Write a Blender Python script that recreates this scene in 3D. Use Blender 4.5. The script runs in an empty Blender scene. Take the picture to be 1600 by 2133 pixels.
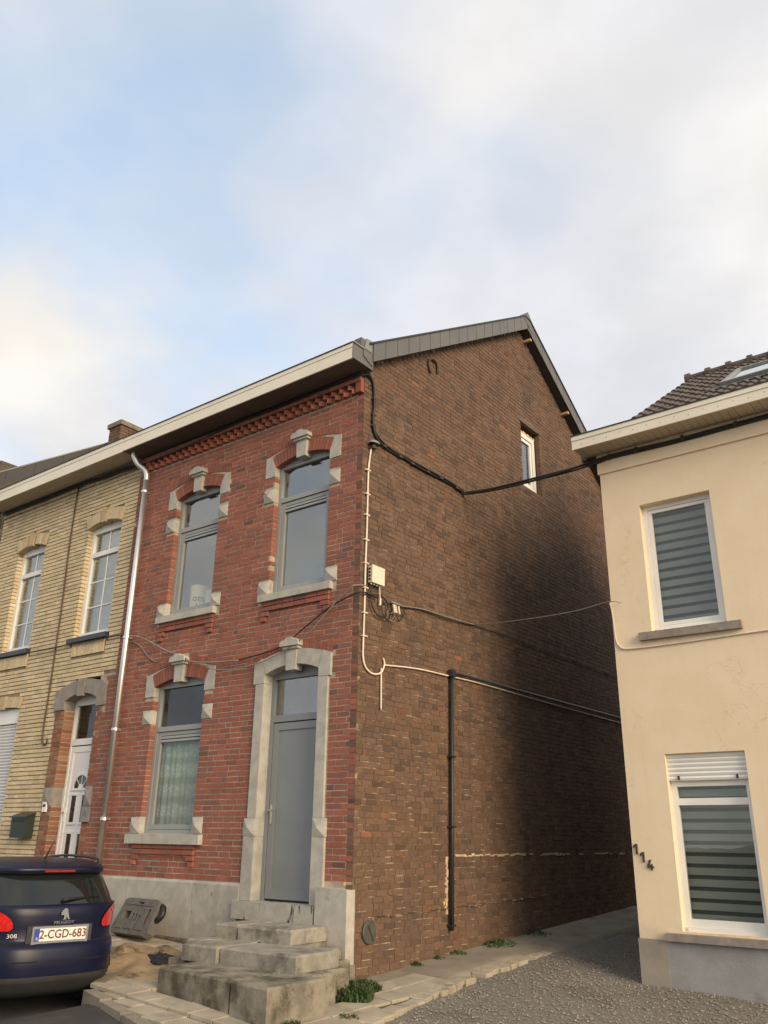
import bpy, bmesh, math, random
from mathutils import Vector, Matrix
from mathutils.geometry import tessellate_polygon

random.seed(11)
SC = bpy.context.scene
COL = SC.collection
R = math.radians

# ------------------------------------------------------------------ camera
CAM = Vector((6.617, -8.064, 1.45))
TILT, ROLL, YAW = R(21.10), R(-0.775), R(-37.73)
fwd = Vector((math.sin(YAW)*math.cos(TILT), math.cos(YAW)*math.cos(TILT), math.sin(TILT)))
rx = Vector((math.cos(YAW), -math.sin(YAW), 0))
dn = fwd.cross(rx)
rx2 = math.cos(ROLL)*rx + math.sin(ROLL)*dn
dn2 = -math.sin(ROLL)*rx + math.cos(ROLL)*dn
cam_d = bpy.data.cameras.new('camera')
cam_d.sensor_fit = 'HORIZONTAL'
cam_d.sensor_width = 36.0
cam_d.lens = 36.0*1760.0/1600.0
cam_d.clip_end = 2000
cam = bpy.data.objects.new('camera', cam_d)
COL.objects.link(cam)
mw = Matrix((rx2, -dn2, -fwd)).transposed().to_4x4()
mw.translation = CAM
cam.matrix_world = mw
SC.camera = cam

def project(p):
    v = Vector(p)-CAM
    d = v.dot(fwd)
    return 800+1760*v.dot(rx2)/d, 1066.5+1760*v.dot(dn2)/d, d

# ------------------------------------------------------------------ sky, sun, exposure
SUN_EL, SUN_AZ = R(20), R(16)     # azimuth measured from +x towards the street (-y)
S = Vector((math.cos(SUN_AZ)*math.cos(SUN_EL), -math.sin(SUN_AZ)*math.cos(SUN_EL), math.sin(SUN_EL)))
W = bpy.data.worlds.new('World'); SC.world = W; W.use_nodes = True
nt = W.node_tree; nt.nodes.clear()
def N(t, **k):
    n = nt.nodes.new(t)
    for a, b in k.items(): setattr(n, a, b)
    return n
def LK(a, b): nt.links.new(a, b)
out = N('ShaderNodeOutputWorld')
sky = N('ShaderNodeTexSky', sky_type='NISHITA')
sky.sun_disc = False; sky.sun_elevation = SUN_EL; sky.sun_rotation = math.atan2(S.x, S.y)
sky.air_density = 1.0; sky.dust_density = 1.5; sky.ozone_density = 1.5
bg1 = N('ShaderNodeBackground'); bg1.inputs[1].default_value = 0.15
LK(sky.outputs[0], bg1.inputs[0])
hz = N('ShaderNodeBackground'); hz.inputs[0].default_value = (0.36, 0.42, 0.46, 1)   # thin high haze over the blue
add = N('ShaderNodeAddShader'); LK(bg1.outputs[0], add.inputs[0]); LK(hz.outputs[0], add.inputs[1])
tc = N('ShaderNodeTexCoord')
sep = N('ShaderNodeSeparateXYZ'); LK(tc.outputs['Generated'], sep.inputs[0])
mx = N('ShaderNodeMath', operation='MAXIMUM'); LK(sep.outputs[2], mx.inputs[0]); mx.inputs[1].default_value = 0.0
ad = N('ShaderNodeMath', operation='ADD'); LK(mx.outputs[0], ad.inputs[0]); ad.inputs[1].default_value = 0.35
dv = N('ShaderNodeVectorMath', operation='DIVIDE'); LK(tc.outputs['Generated'], dv.inputs[0])
cmb = N('ShaderNodeCombineXYZ')
for i in range(3): LK(ad.outputs[0], cmb.inputs[i])
LK(cmb.outputs[0], dv.inputs[1])
mp = N('ShaderNodeMapping'); LK(dv.outputs[0], mp.inputs[0]); mp.inputs['Location'].default_value = (18.96, 56.35, 1.11)
nz = N('ShaderNodeTexNoise'); LK(mp.outputs[0], nz.inputs['Vector'])
nz.inputs['Scale'].default_value = 1.9; nz.inputs['Detail'].default_value = 5; nz.inputs['Roughness'].default_value = 0.5
ramp = N('ShaderNodeMapRange', interpolation_type='SMOOTHSTEP'); LK(nz.outputs[0], ramp.inputs[0])
ramp.inputs[1].default_value = 0.28; ramp.inputs[2].default_value = 0.55
nz2 = N('ShaderNodeTexNoise'); LK(mp.outputs[0], nz2.inputs['Vector'])
nz2.inputs['Scale'].default_value = 1.3; nz2.inputs['Detail'].default_value = 4; nz2.inputs['Roughness'].default_value = 0.5
r2 = N('ShaderNodeMapRange', interpolation_type='SMOOTHSTEP'); LK(nz2.outputs[0], r2.inputs[0])
r2.inputs[1].default_value = 0.40; r2.inputs[2].default_value = 0.66
mc = N('ShaderNodeMix', data_type='RGBA'); LK(r2.outputs[0], mc.inputs[0])
mc.inputs[6].default_value = (0.71, 0.72, 0.765, 1); mc.inputs[7].default_value = (0.94, 0.88, 0.79, 1)
nz3 = N('ShaderNodeTexNoise'); LK(mp.outputs[0], nz3.inputs['Vector']); nz3.inputs['Scale'].default_value = 5.5; nz3.inputs['Detail'].default_value = 5; nz3.inputs['Roughness'].default_value = 0.5
r3 = N('ShaderNodeMapRange', interpolation_type='SMOOTHSTEP'); LK(nz3.outputs[0], r3.inputs[0]); r3.inputs[1].default_value = 0.3; r3.inputs[2].default_value = 0.7; r3.inputs[3].default_value = 0.99; r3.inputs[4].default_value = 1.13
bg2 = N('ShaderNodeBackground'); LK(mc.outputs[2], bg2.inputs[0]); LK(r3.outputs[0], bg2.inputs[1])
ms = N('ShaderNodeMixShader'); LK(ramp.outputs[0], ms.inputs[0]); LK(add.outputs[0], ms.inputs[1]); LK(bg2.outputs[0], ms.inputs[2])
LK(ms.outputs[0], out.inputs[0])

sun_d = bpy.data.lights.new('sun', 'SUN'); sun_d.energy = 3.3; sun_d.angle = R(34); sun_d.color = (1.0, 0.78, 0.52)
sun = bpy.data.objects.new('sun', sun_d); COL.objects.link(sun)
sun.rotation_mode = 'QUATERNION'; sun.rotation_quaternion = (-S).to_track_quat('-Z', 'Y')
vs = SC.view_settings; vs.view_transform = 'Standard'; vs.look = 'None'; vs.exposure = 0.08; vs.gamma = 1.0; vs.use_curve_mapping = False

# ------------------------------------------------------------------ materials
def nmat(name):
    m = bpy.data.materials.new(name); m.use_nodes = True
    t = m.node_tree; b = t.nodes['Principled BSDF']
    return m, t, b
def _noise(t, scale, detail=4, rough=0.55, vec=None):
    n = t.nodes.new('ShaderNodeTexNoise'); n.inputs['Scale'].default_value = scale
    n.inputs['Detail'].default_value = detail; n.inputs['Roughness'].default_value = rough
    if vec is not None: t.links.new(vec, n.inputs['Vector'])
    return n
def _pos(t):
    g = t.nodes.new('ShaderNodeNewGeometry'); return g.outputs['Position']
def _mix(t, fac, a, b, mode='MIX'):
    n = t.nodes.new('ShaderNodeMix'); n.data_type = 'RGBA'; n.blend_type = mode
    for i, v in ((0, fac), (6, a), (7, b)):
        if hasattr(v, 'is_linked'): t.links.new(v, n.inputs[i])
        elif i == 0: n.inputs[0].default_value = v
        else: n.inputs[i].default_value = (*v, 1)
    return n.outputs[2]
def _rng(t, v, a, b, c=0.0, d=1.0):
    n = t.nodes.new('ShaderNodeMapRange'); n.interpolation_type = 'SMOOTHSTEP'; t.links.new(v, n.inputs[0])
    for i, x in enumerate((a, b, c, d)): n.inputs[i+1].default_value = x
    return n.outputs[0]
def _bump(t, b, h, strength, dist=0.01):
    n = t.nodes.new('ShaderNodeBump'); n.inputs['Strength'].default_value = strength; n.inputs['Distance'].default_value = dist
    t.links.new(h, n.inputs['Height']); t.links.new(n.outputs[0], b.inputs['Normal'])

def M(name, col, rough=0.8, var=0.12, scale=6.0, bump=0.0, bscale=60.0, metal=0.0, spec=0.5, col2=None, thr=(0.45, 0.65), s2=3.0, coat=0.0):
    """plain surface: a colour that wanders a little, a second colour in irregular patches, fine relief"""
    m, t, b = nmat(name)
    p = _pos(t)
    n1 = _noise(t, scale, 5, 0.6, p)
    lo = tuple(c*(1-var) for c in col); hi = tuple(min(1, c*(1+var)) for c in col)
    c = _mix(t, _rng(t, n1.outputs[0], 0.3, 0.7), lo, hi)
    if col2:
        n2 = _noise(t, s2, 6, 0.65, p)
        c = _mix(t, _rng(t, n2.outputs[0], *thr), c, col2)
    t.links.new(c, b.inputs['Base Color'])
    b.inputs['Roughness'].default_value = rough; b.inputs['Metallic'].default_value = metal
    b.inputs['Specular IOR Level'].default_value = spec; b.inputs['Coat Weight'].default_value = coat
    if bump:
        n3 = _noise(t, bscale, 4, 0.6, p); _bump(t, b, n3.outputs[0], bump)
    return m

def brick_mat(name, single, dirt=(0.16, 0.12, 0.09), dirt_amt=0.35, pale=None, rough=0.9):
    """fired clay: its own colour per brick (object colour or face colour) under kiln marks, dirt and lime bloom"""
    m, t, b = nmat(name)
    if single:
        o = t.nodes.new('ShaderNodeObjectInfo'); base = o.outputs['Color']
    else:
        o = t.nodes.new('ShaderNodeAttribute'); o.attribute_name = 'Col'; base = o.outputs['Color']
    p = _pos(t)
    n1 = _noise(t, 28, 5, 0.7, p)
    c = _mix(t, _rng(t, n1.outputs[0], 0.25, 0.75, 0.72, 1.0), (0, 0, 0), base)
    n2 = _noise(t, 1.3, 6, 0.7, p)
    f = _rng(t, n2.outputs[0], 0.45, 0.75, 0, dirt_amt)
    c = _mix(t, f, c, dirt)
    if pale:
        n4 = _noise(t, 5, 6, 0.75, p)
        c = _mix(t, _rng(t, n4.outputs[0], 0.55, 0.80, 0, 0.25), c, pale)
    t.links.new(c, b.inputs['Base Color']); b.inputs['Roughness'].default_value = rough
    b.inputs['Specular IOR Level'].default_value = 0.25
    n3 = _noise(t, 120, 5, 0.7, p); _bump(t, b, n3.outputs[0], 0.5, 0.006)
    return m

def glass_mat(name, refl=0.28, tint=(0.9, 0.93, 0.95), see=True, rough=0.0):
    """double glazing: coated panes that mirror the sky and let part of the room through"""
    m, t, b = nmat(name); t.nodes.remove(b); o = t.nodes['Material Output']
    g = t.nodes.new('ShaderNodeBsdfGlossy'); g.inputs['Roughness'].default_value = rough; g.inputs['Color'].default_value = (*tint, 1)
    tr = t.nodes.new('ShaderNodeBsdfTransparent'); tr.inputs['Color'].default_value = (0.86, 0.89, 0.88, 1)
    lw = t.nodes.new('ShaderNodeLayerWeight')
    pw = t.nodes.new('ShaderNodeMath'); pw.operation = 'POWER'; pw.inputs[1].default_value = 5.0; t.links.new(lw.outputs['Facing'], pw.inputs[0])
    ad = t.nodes.new('ShaderNodeMath'); ad.operation = 'MULTIPLY_ADD'; ad.use_clamp = True; ad.inputs[1].default_value = 1-refl; ad.inputs[2].default_value = refl
    t.links.new(pw.outputs[0], ad.inputs[0])
    mixs = t.nodes.new('ShaderNodeMixShader'); t.links.new(ad.outputs[0], mixs.inputs[0])
    t.links.new(tr.outputs[0], mixs.inputs[1]); t.links.new(g.outputs[0], mixs.inputs[2])
    t.links.new(mixs.outputs[0], o.inputs[0])
    # old panes are never dead flat
    n = _noise(t, 1.6, 2, 0.5, _pos(t)); bp_ = t.nodes.new('ShaderNodeBump'); bp_.inputs['Strength'].default_value = 0.05; bp_.inputs['Distance'].default_value = 0.05
    t.links.new(n.outputs[0], bp_.inputs['Height']); t.links.new(bp_.outputs[0], g.inputs['Normal'])
    return m

MT = {}
MT['red1'] = brick_mat('red_brick_piece', True, (0.17, 0.10, 0.08), 0.45); MT['red'] = brick_mat('red_brick', False, (0.17, 0.10, 0.08), 0.45)
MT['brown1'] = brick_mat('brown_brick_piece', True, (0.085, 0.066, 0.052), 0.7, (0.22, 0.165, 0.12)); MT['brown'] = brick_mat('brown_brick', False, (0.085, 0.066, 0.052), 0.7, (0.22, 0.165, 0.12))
MT['yel1'] = brick_mat('yellow_brick_piece', True, (0.30, 0.25, 0.16), 0.4); MT['yel'] = brick_mat('yellow_brick', False, (0.30, 0.25, 0.16), 0.4)
MT['mortar'] = M('grey_mortar', (0.42, 0.35, 0.265), 0.95, 0.25, 4, 0.4, 150)
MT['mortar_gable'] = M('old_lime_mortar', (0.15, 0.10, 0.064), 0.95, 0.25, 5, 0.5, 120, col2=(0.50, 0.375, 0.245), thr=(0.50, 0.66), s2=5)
MT['mortar_yel'] = M('dark_raked_mortar', (0.27, 0.205, 0.125), 0.95, 0.3, 4, 0.4, 150)
MT['stone'] = M('blue_limestone', (0.43, 0.41, 0.355), 0.75, 0.14, 7, 0.25, 90, col2=(0.27, 0.26, 0.235), thr=(0.55, 0.75), s2=3.5)
MT['stone_dirty'] = M('weathered_limestone', (0.225, 0.20, 0.152), 0.88, 0.25, 6, 0.7, 45, col2=(0.075, 0.066, 0.042), thr=(0.46, 0.66), s2=3.4)
MT['stone_pit'] = M('pitted_limestone', (0.38, 0.365, 0.32), 0.8, 0.14, 7, 0.3, 90, col2=(0.09, 0.085, 0.075), thr=(0.66, 0.70), s2=13)
MT['zinc_dark'] = M('anthracite_cladding', (0.115, 0.112, 0.105), 0.45, 0.08, 2, spec=0.5)
MT['zinc_dark2'] = M('black_cladding', (0.055, 0.052, 0.05), 0.6, 0.1, 2)
MT['zinc_grey'] = M('grey_zinc', (0.22, 0.225, 0.215), 0.45, 0.1, 2)
MT['black_edge'] = M('black_edge_strip', (0.03, 0.03, 0.03), 0.6)
MT['fascia'] = M('cream_white_board', (0.80, 0.74, 0.60), 0.45, 0.04, 1.5)
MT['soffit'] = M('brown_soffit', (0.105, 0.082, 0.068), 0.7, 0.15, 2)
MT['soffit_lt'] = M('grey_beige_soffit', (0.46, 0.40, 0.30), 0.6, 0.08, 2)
MT['grey_pvc'] = M('grey_window_profile', (0.30, 0.31, 0.30), 0.4, 0.04, 2)
MT['door_grey'] = M('blue_grey_door_paint', (0.225, 0.24, 0.245), 0.42, 0.05, 2)
MT['white_pvc'] = M('white_window_profile', (0.80, 0.79, 0.74), 0.35, 0.04, 2)
MT['white_door'] = M('white_door_paint', (0.80, 0.79, 0.76), 0.35, 0.03, 2)
MT['glass'] = glass_mat('window_glass', 0.175)
MT['glass_low'] = glass_mat('clear_window_glass', 0.05)
MT['room'] = M('dark_room', (0.035, 0.034, 0.035), 0.9)
MT['room_lt'] = M('dim_room', (0.10, 0.095, 0.09), 0.9)
MT['zinc'] = M('bright_zinc_pipe', (0.76, 0.74, 0.70), 0.45, 0.05, 3, metal=1.0)
MT['iron'] = M('black_iron_pipe', (0.025, 0.027, 0.027), 0.45, 0.1, 8)
MT['rust'] = M('rusty_iron', (0.07, 0.05, 0.04), 0.8, 0.3, 20)
MT['cable_black'] = M('black_cable', (0.022, 0.02, 0.019), 0.6)
MT['cable_brown'] = M('brown_cable', (0.09, 0.055, 0.03), 0.7)
MT['cable_grey'] = M('grey_cable', (0.25, 0.22, 0.19), 0.7)
MT['cable_white'] = M('cream_conduit', (0.72, 0.62, 0.50), 0.6)
MT['box_plastic'] = M('cream_plastic', (0.74, 0.66, 0.50), 0.5, 0.04)
MT['wood'] = M('new_wood', (0.52, 0.33, 0.15), 0.7, 0.2, 15)
def render_mat():
    """painted render: float marks, faint rain streaks, hairline cracks, splash dirt low down"""
    m, t, b = nmat('cream_render'); p = _pos(t)
    c = _mix(t, _rng(t, _noise(t, 1.2, 6, 0.65, p).outputs[0], 0.3, 0.7), (0.80, 0.65, 0.455), (0.85, 0.71, 0.515))
    mp_ = t.nodes.new('ShaderNodeMapping'); mp_.inputs['Scale'].default_value = (7, 7, 0.5); t.links.new(p, mp_.inputs[0])
    c = _mix(t, _rng(t, _noise(t, 1.5, 6, 0.7, mp_.outputs[0]).outputs[0], 0.52, 0.80, 0, 0.2), c, (0.58, 0.46, 0.31))
    v = t.nodes.new('ShaderNodeTexVoronoi'); v.feature = 'DISTANCE_TO_EDGE'; v.inputs['Scale'].default_value = 0.8
    wp = t.nodes.new('ShaderNodeVectorMath'); wp.operation = 'ADD'; nn = _noise(t, 3, 5, 0.6, p); t.links.new(p, wp.inputs[0]); t.links.new(nn.outputs[1], wp.inputs[1]); t.links.new(wp.outputs[0], v.inputs['Vector'])
    k = _rng(t, v.outputs[0], 0.0, 0.006, 1.0, 0.0); gate = _rng(t, _noise(t, 0.9, 2, 0.5, p).outputs[0], 0.55, 0.62)
    ml = t.nodes.new('ShaderNodeMath'); ml.operation = 'MULTIPLY'; t.links.new(k, ml.inputs[0]); t.links.new(gate, ml.inputs[1])
    ml2 = t.nodes.new('ShaderNodeMath'); ml2.operation = 'MULTIPLY'; ml2.inputs[1].default_value = 0.45; t.links.new(ml.outputs[0], ml2.inputs[0])
    c = _mix(t, ml2.outputs[0], c, (0.42, 0.33, 0.22))
    sp = t.nodes.new('ShaderNodeSeparateXYZ'); t.links.new(p, sp.inputs[0])
    ad_ = t.nodes.new('ShaderNodeMath'); ad_.operation = 'MULTIPLY_ADD'; ad_.inputs[1].default_value = 0.8; t.links.new(_noise(t, 5, 5, 0.7, p).outputs[0], ad_.inputs[0]); t.links.new(sp.outputs[2], ad_.inputs[2])
    c = _mix(t, _rng(t, ad_.outputs[0], 0.72, 1.0, 0.35, 0.0), c, (0.40, 0.32, 0.22))
    t.links.new(c, b.inputs['Base Color']); b.inputs['Roughness'].default_value = 0.92; b.inputs['Specular IOR Level'].default_value = 0.2
    _bump(t, b, _noise(t, 55, 6, 0.7, p).outputs[0], 0.55, 0.006)
    return m
MT['cream'] = render_mat()
MT['cream_plinth'] = M('grey_plinth_render', (0.30, 0.30, 0.30), 0.85, 0.12, 3, 0.4, 40, col2=(0.21, 0.205, 0.20), thr=(0.5, 0.7), s2=2.2)
MT['beige_plinth'] = M('beige_plinth_render', (0.31, 0.28, 0.235), 0.85, 0.12, 3, 0.3, 50)
MT['dk_stone'] = M('grey_brown_sill_stone', (0.27, 0.235, 0.20), 0.8, 0.15, 10, 0.3, 60)
MT['slate_sill'] = M('dark_blue_sill', (0.03, 0.032, 0.045), 0.4)
MT['tile_roof'] = M('dark_concrete_roof_tile', (0.085, 0.066, 0.055), 0.75, 0.3, 5, 0.3, 60, col2=(0.13, 0.105, 0.09), thr=(0.55, 0.75), s2=6)
MT['slate'] = M('slate', (0.07, 0.07, 0.075), 0.6, 0.2, 6)
MT['asphalt'] = M('asphalt', (0.05, 0.047, 0.044), 0.9, 0.25, 3, 0.8, 150, col2=(0.075, 0.066, 0.055), thr=(0.5, 0.7), s2=1.1)
MT['gravel'] = M('gravel_bed', (0.19, 0.175, 0.15), 0.95, 0.35, 45, 1.0, 60, col2=(0.12, 0.105, 0.085), thr=(0.5, 0.72), s2=1.0)
MT['gravel_a'] = M('gravel_stone', (0.215, 0.194, 0.163), 0.9, 0.4, 22, col2=(0.37, 0.355, 0.325), thr=(0.59, 0.67), s2=19)
MT['tile'] = M('concrete_paving_tile', (0.37, 0.325, 0.245), 0.9, 0.14, 3, 0.5, 120, col2=(0.24, 0.205, 0.15), thr=(0.5, 0.75), s2=2.5)
MT['bedding'] = M('dirty_joint_sand', (0.11, 0.085, 0.055), 0.95, 0.3, 8, 0.6, 60)
MT['path'] = M('worn_concrete', (0.25, 0.22, 0.17), 0.9, 0.15, 2, 0.5, 60, col2=(0.15, 0.125, 0.09), thr=(0.48, 0.72), s2=1.6)
MT['sand'] = M('spilled_sand', (0.27, 0.20, 0.115), 0.95, 0.2, 5, 0.8, 50, col2=(0.10, 0.07, 0.045), thr=(0.50, 0.62), s2=3.6)
MT['soil'] = M('dark_soil', (0.09, 0.07, 0.05), 0.95, 0.3, 8, 0.6, 60)
MT['weed'] = M('weed_leaf', (0.05, 0.088, 0.026), 0.75, 0.4, 20, col2=(0.14, 0.115, 0.05), thr=(0.58, 0.66), s2=35)
MT['recycled'] = M('grey_recycled_plastic', (0.115, 0.108, 0.095), 0.75, 0.2, 10, 0.3, 60)
MT['black_plastic'] = M('black_plastic', (0.012, 0.012, 0.012), 0.5)
MT['mailbox'] = M('dark_green_mailbox_paint', (0.025, 0.035, 0.03), 0.4)
MT['chrome'] = M('steel', (0.65, 0.65, 0.66), 0.25, 0.03, metal=1.0)
MT['bronze'] = M('dark_bronze', (0.055, 0.045, 0.035), 0.5)
MT['yellow_tag'] = M('yellow_tag', (0.75, 0.52, 0.08), 0.5)
MT['curtain'] = None

# ------------------------------------------------------------------ mesh helpers
class MB:
    def __init__(self): self.v = []; self.f = []; self.c = []; self.cur = None
    def add(self, vs, fs):
        o = len(self.v); self.v += [tuple(p) for p in vs]
        for f in fs: self.f.append([o+i for i in f]); self.c.append(self.cur)
        return self
    def build(self, name, mat, parent=None, smooth=False, kind=None, normals=True):
        me = bpy.data.meshes.new(name); me.from_pydata(self.v, [], self.f); me.update()
        if normals:
            bm = bmesh.new(); bm.from_mesh(me); bmesh.ops.recalc_face_normals(bm, faces=bm.faces); bm.to_mesh(me); bm.free()
        if any(c is not None for c in self.c):
            a = me.color_attributes.new('Col', 'FLOAT_COLOR', 'CORNER'); buf = []
            for poly in me.polygons:
                c = self.c[poly.index] or (0.5, 0.5, 0.5); buf += [*c, 1.0]*poly.loop_total
            a.data.foreach_set('color', buf)
        if smooth: me.polygons.foreach_set('use_smooth', [True]*len(me.polygons))
        me.materials.append(MT[mat] if isinstance(mat, str) else mat)
        return link(name, me, parent, kind)
def link(name, me, parent=None, kind=None):
    o = bpy.data.objects.new(name, me); COL.objects.link(o)
    if parent is not None: attach(o, parent)
    if kind: o['kind'] = kind
    return o
BASE = {}
def attach(o, parent):
    o.parent = parent
    if parent.name in BASE: o.matrix_parent_inverse = Matrix.Translation(-BASE[parent.name])
def thing(name, label, cat, loc, group=None):
    o = bpy.data.objects.new(name, None); COL.objects.link(o); o.empty_display_size = 0.2
    o.location = loc; BASE[o.name] = Vector(loc)
    return tag(o, label, cat, group)
def tag(o, label, cat=None, group=None):
    o['label'] = label
    if cat: o['category'] = cat
    if group: o['group'] = group
    return o
BF = [(0,1,2,3),(7,6,5,4),(0,4,5,1),(1,5,6,2),(2,6,7,3),(3,7,4,0)]
def box(mb, x0, x1, y0, y1, z0, z1):
    return mb.add([(x0,y0,z0),(x1,y0,z0),(x1,y1,z0),(x0,y1,z0),(x0,y0,z1),(x1,y0,z1),(x1,y1,z1),(x0,y1,z1)], BF)
# a wall frame: (s along the wall, z up, d out of the wall) -> world
def FRONT(s, z, d): return (s, -d, z)
def GABLE(s, z, d): return (d, s, z)
def CREAM(s, z, d): return (s, 2.6-d, z)
def fbox(mb, fr, s0, s1, z0, z1, d0, d1, back=True):
    P = [fr(s0,z0,d0),fr(s1,z0,d0),fr(s1,z1,d0),fr(s0,z1,d0),fr(s0,z0,d1),fr(s1,z0,d1),fr(s1,z1,d1),fr(s0,z1,d1)]
    return mb.add(P, BF if back else BF[1:])
def fprism(mb, fr, poly, d0, d1, back=False):
    n = len(poly)
    P = [fr(s,z,d0) for s,z in poly]+[fr(s,z,d1) for s,z in poly]
    F = [tuple(range(n,2*n))]+[(i,(i+1)%n,n+(i+1)%n,n+i) for i in range(n)]
    if back: F.append(tuple(range(n-1,-1,-1)))
    return mb.add(P, F)
def pyramid(mb, fr, s0, s1, z0, z1, d0, d1, d2):
    """a block with a four-sided pointed face (diamond point)"""
    sm, zm = (s0+s1)/2, (z0+z1)/2
    P = [fr(s0,z0,d0),fr(s1,z0,d0),fr(s1,z1,d0),fr(s0,z1,d0),fr(s0,z0,d1),fr(s1,z0,d1),fr(s1,z1,d1),fr(s0,z1,d1),fr(sm,zm,d2)]
    return mb.add(P, [(0,4,5,1),(1,5,6,2),(2,6,7,3),(3,7,4,0),(4,5,8),(5,6,8),(6,7,8),(7,4,8)])
def tube(mb, path, r, n=8, cap=True):
    path = [Vector(p) for p in path]; rings = []
    up = Vector((0.31, 0.17, 0.93))
    for i, p in enumerate(path):
        d = (path[min(i+1,len(path)-1)]-path[max(i-1,0)]).normalized()
        a = d.cross(up)
        if a.length < 1e-3: a = d.cross(Vector((1,0,0)))
        a.normalize(); b = d.cross(a)
        rr = r[i] if isinstance(r, (list, tuple)) else r
        rings.append([p+a*rr*math.cos(t*2*math.pi/n)+b*rr*math.sin(t*2*math.pi/n) for t in range(n)])
    vs = [q for rg in rings for q in rg]; fs = []
    for i in range(len(path)-1):
        for t in range(n): fs.append((i*n+t, i*n+(t+1)%n, (i+1)*n+(t+1)%n, (i+1)*n+t))
    if cap: fs += [tuple(range(n-1,-1,-1)), tuple(range((len(path)-1)*n, len(path)*n))]
    return mb.add(vs, fs)
def curve(pts, k=6):
    """Catmull-Rom through the points"""
    P = [Vector(p) for p in pts]; out = []
    for i in range(len(P)-1):
        p0, p1, p2, p3 = P[max(i-1,0)], P[i], P[i+1], P[min(i+2,len(P)-1)]
        for j in range(k):
            t = j/k
            out.append(0.5*((2*p1)+(p2-p0)*t+(2*p0-5*p1+4*p2-p3)*t*t+(3*p1-p0-3*p2+p3)*t**3))
    out.append(P[-1]); return out
def panel(mb, fr, outline, holes, d):
    """flat wall face with openings"""
    polys = [[Vector((s,z,0)) for s,z in outline]]+[[Vector((s,z,0)) for s,z in h] for h in holes]
    flat = [p for pl in polys for p in pl]
    tri = tessellate_polygon(polys)
    return mb.add([fr(p.x,p.y,d) for p in flat], [tuple(t) for t in tri])
def reveal(mb, fr, poly, d0, d1):
    n = len(poly)
    return mb.add([fr(s,z,d0) for s,z in poly]+[fr(s,z,d1) for s,z in poly], [(i,(i+1)%n,n+(i+1)%n,n+i) for i in range(n)])
def grow(poly, e):
    cx = sum(p[0] for p in poly)/len(poly); cz = sum(p[1] for p in poly)/len(poly)
    return [(s+(e if s > cx else -e), z+(e if z > cz else -e)) for s,z in poly]
def rect(s0, s1, z0, z1): return [(s0,z0),(s1,z0),(s1,z1),(s0,z1)]
def band(poly, za, zb):
    """extent along s of the part of a polygon lying between two heights"""
    def clip(P, z, keep_above):
        o = []
        for i in range(len(P)):
            a, b = P[i], P[(i+1)%len(P)]
            ia = (a[1] >= z) if keep_above else (a[1] <= z); ib = (b[1] >= z) if keep_above else (b[1] <= z)
            if ia: o.append(a)
            if ia != ib:
                t = (z-a[1])/(b[1]-a[1]); o.append((a[0]+t*(b[0]-a[0]), z))
        return o
    P = clip(poly, za, True)
    if P: P = clip(P, zb, False)
    if len(P) < 2: return None
    a, b = min(p[0] for p in P), max(p[0] for p in P)
    return (a, b) if b-a > 1e-4 else None
def lay(s0, s1, z0, z1, ch, joint, bl, excl, rng, wob=0.003, raked=None):
    """brick pieces (s0,s1,z0,z1) of a coursed wall around the excluded shapes"""
    out = []; n = int((z1-z0)/ch)
    for i in range(n):
        za = z0+i*ch; zb = za+ch-(raked if raked is not None else joint)
        free = [(s0, s1)]
        for p in excl:
            e = band(p, za+0.004, zb-0.004)
            if not e: continue
            nf = []
            for a, b in free:
                if e[1] <= a or e[0] >= b: nf.append((a, b)); continue
                if e[0] > a: nf.append((a, e[0]))
                if e[1] < b: nf.append((e[1], b))
            free = nf
        hd = (bl-joint)/2
        pos = s1; k = 0; pieces = []
        seq = [bl-joint] if i % 2 == 0 else [hd, bl-joint]
        if i % 2 == 0: pos = s1
        first = i % 2
        cur = s1
        if i % 4 == 2: cur = s1+hd*0.5
        while cur > s0-bl:
            w = seq[k % len(seq)]; k += 1
            w += rng.uniform(-wob, wob)
            pieces.append((cur-w, cur)); cur -= w+joint
        for a, b in free:
            for p, q in pieces:
                u, v = max(a, p), min(b, q)
                if u-a < 0.042 and v > a: u = a
                if b-v < 0.042 and u < b: v = b
                if v-u > 0.04:
                    out.append((u, v, za+rng.uniform(-0.0015, 0.0015), zb+rng.uniform(-0.0015, 0.0015)))
    return out
UNIT = {}
def unit_brick(mat):
    if mat not in UNIT:
        m = MB(); box(m, -0.5, 0.5, -0.5, 0.5, -0.5, 0.5); o = m.build('brick', mat)
        UNIT[mat] = o.data; bpy.data.objects.remove(o)
    return UNIT[mat]
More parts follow.
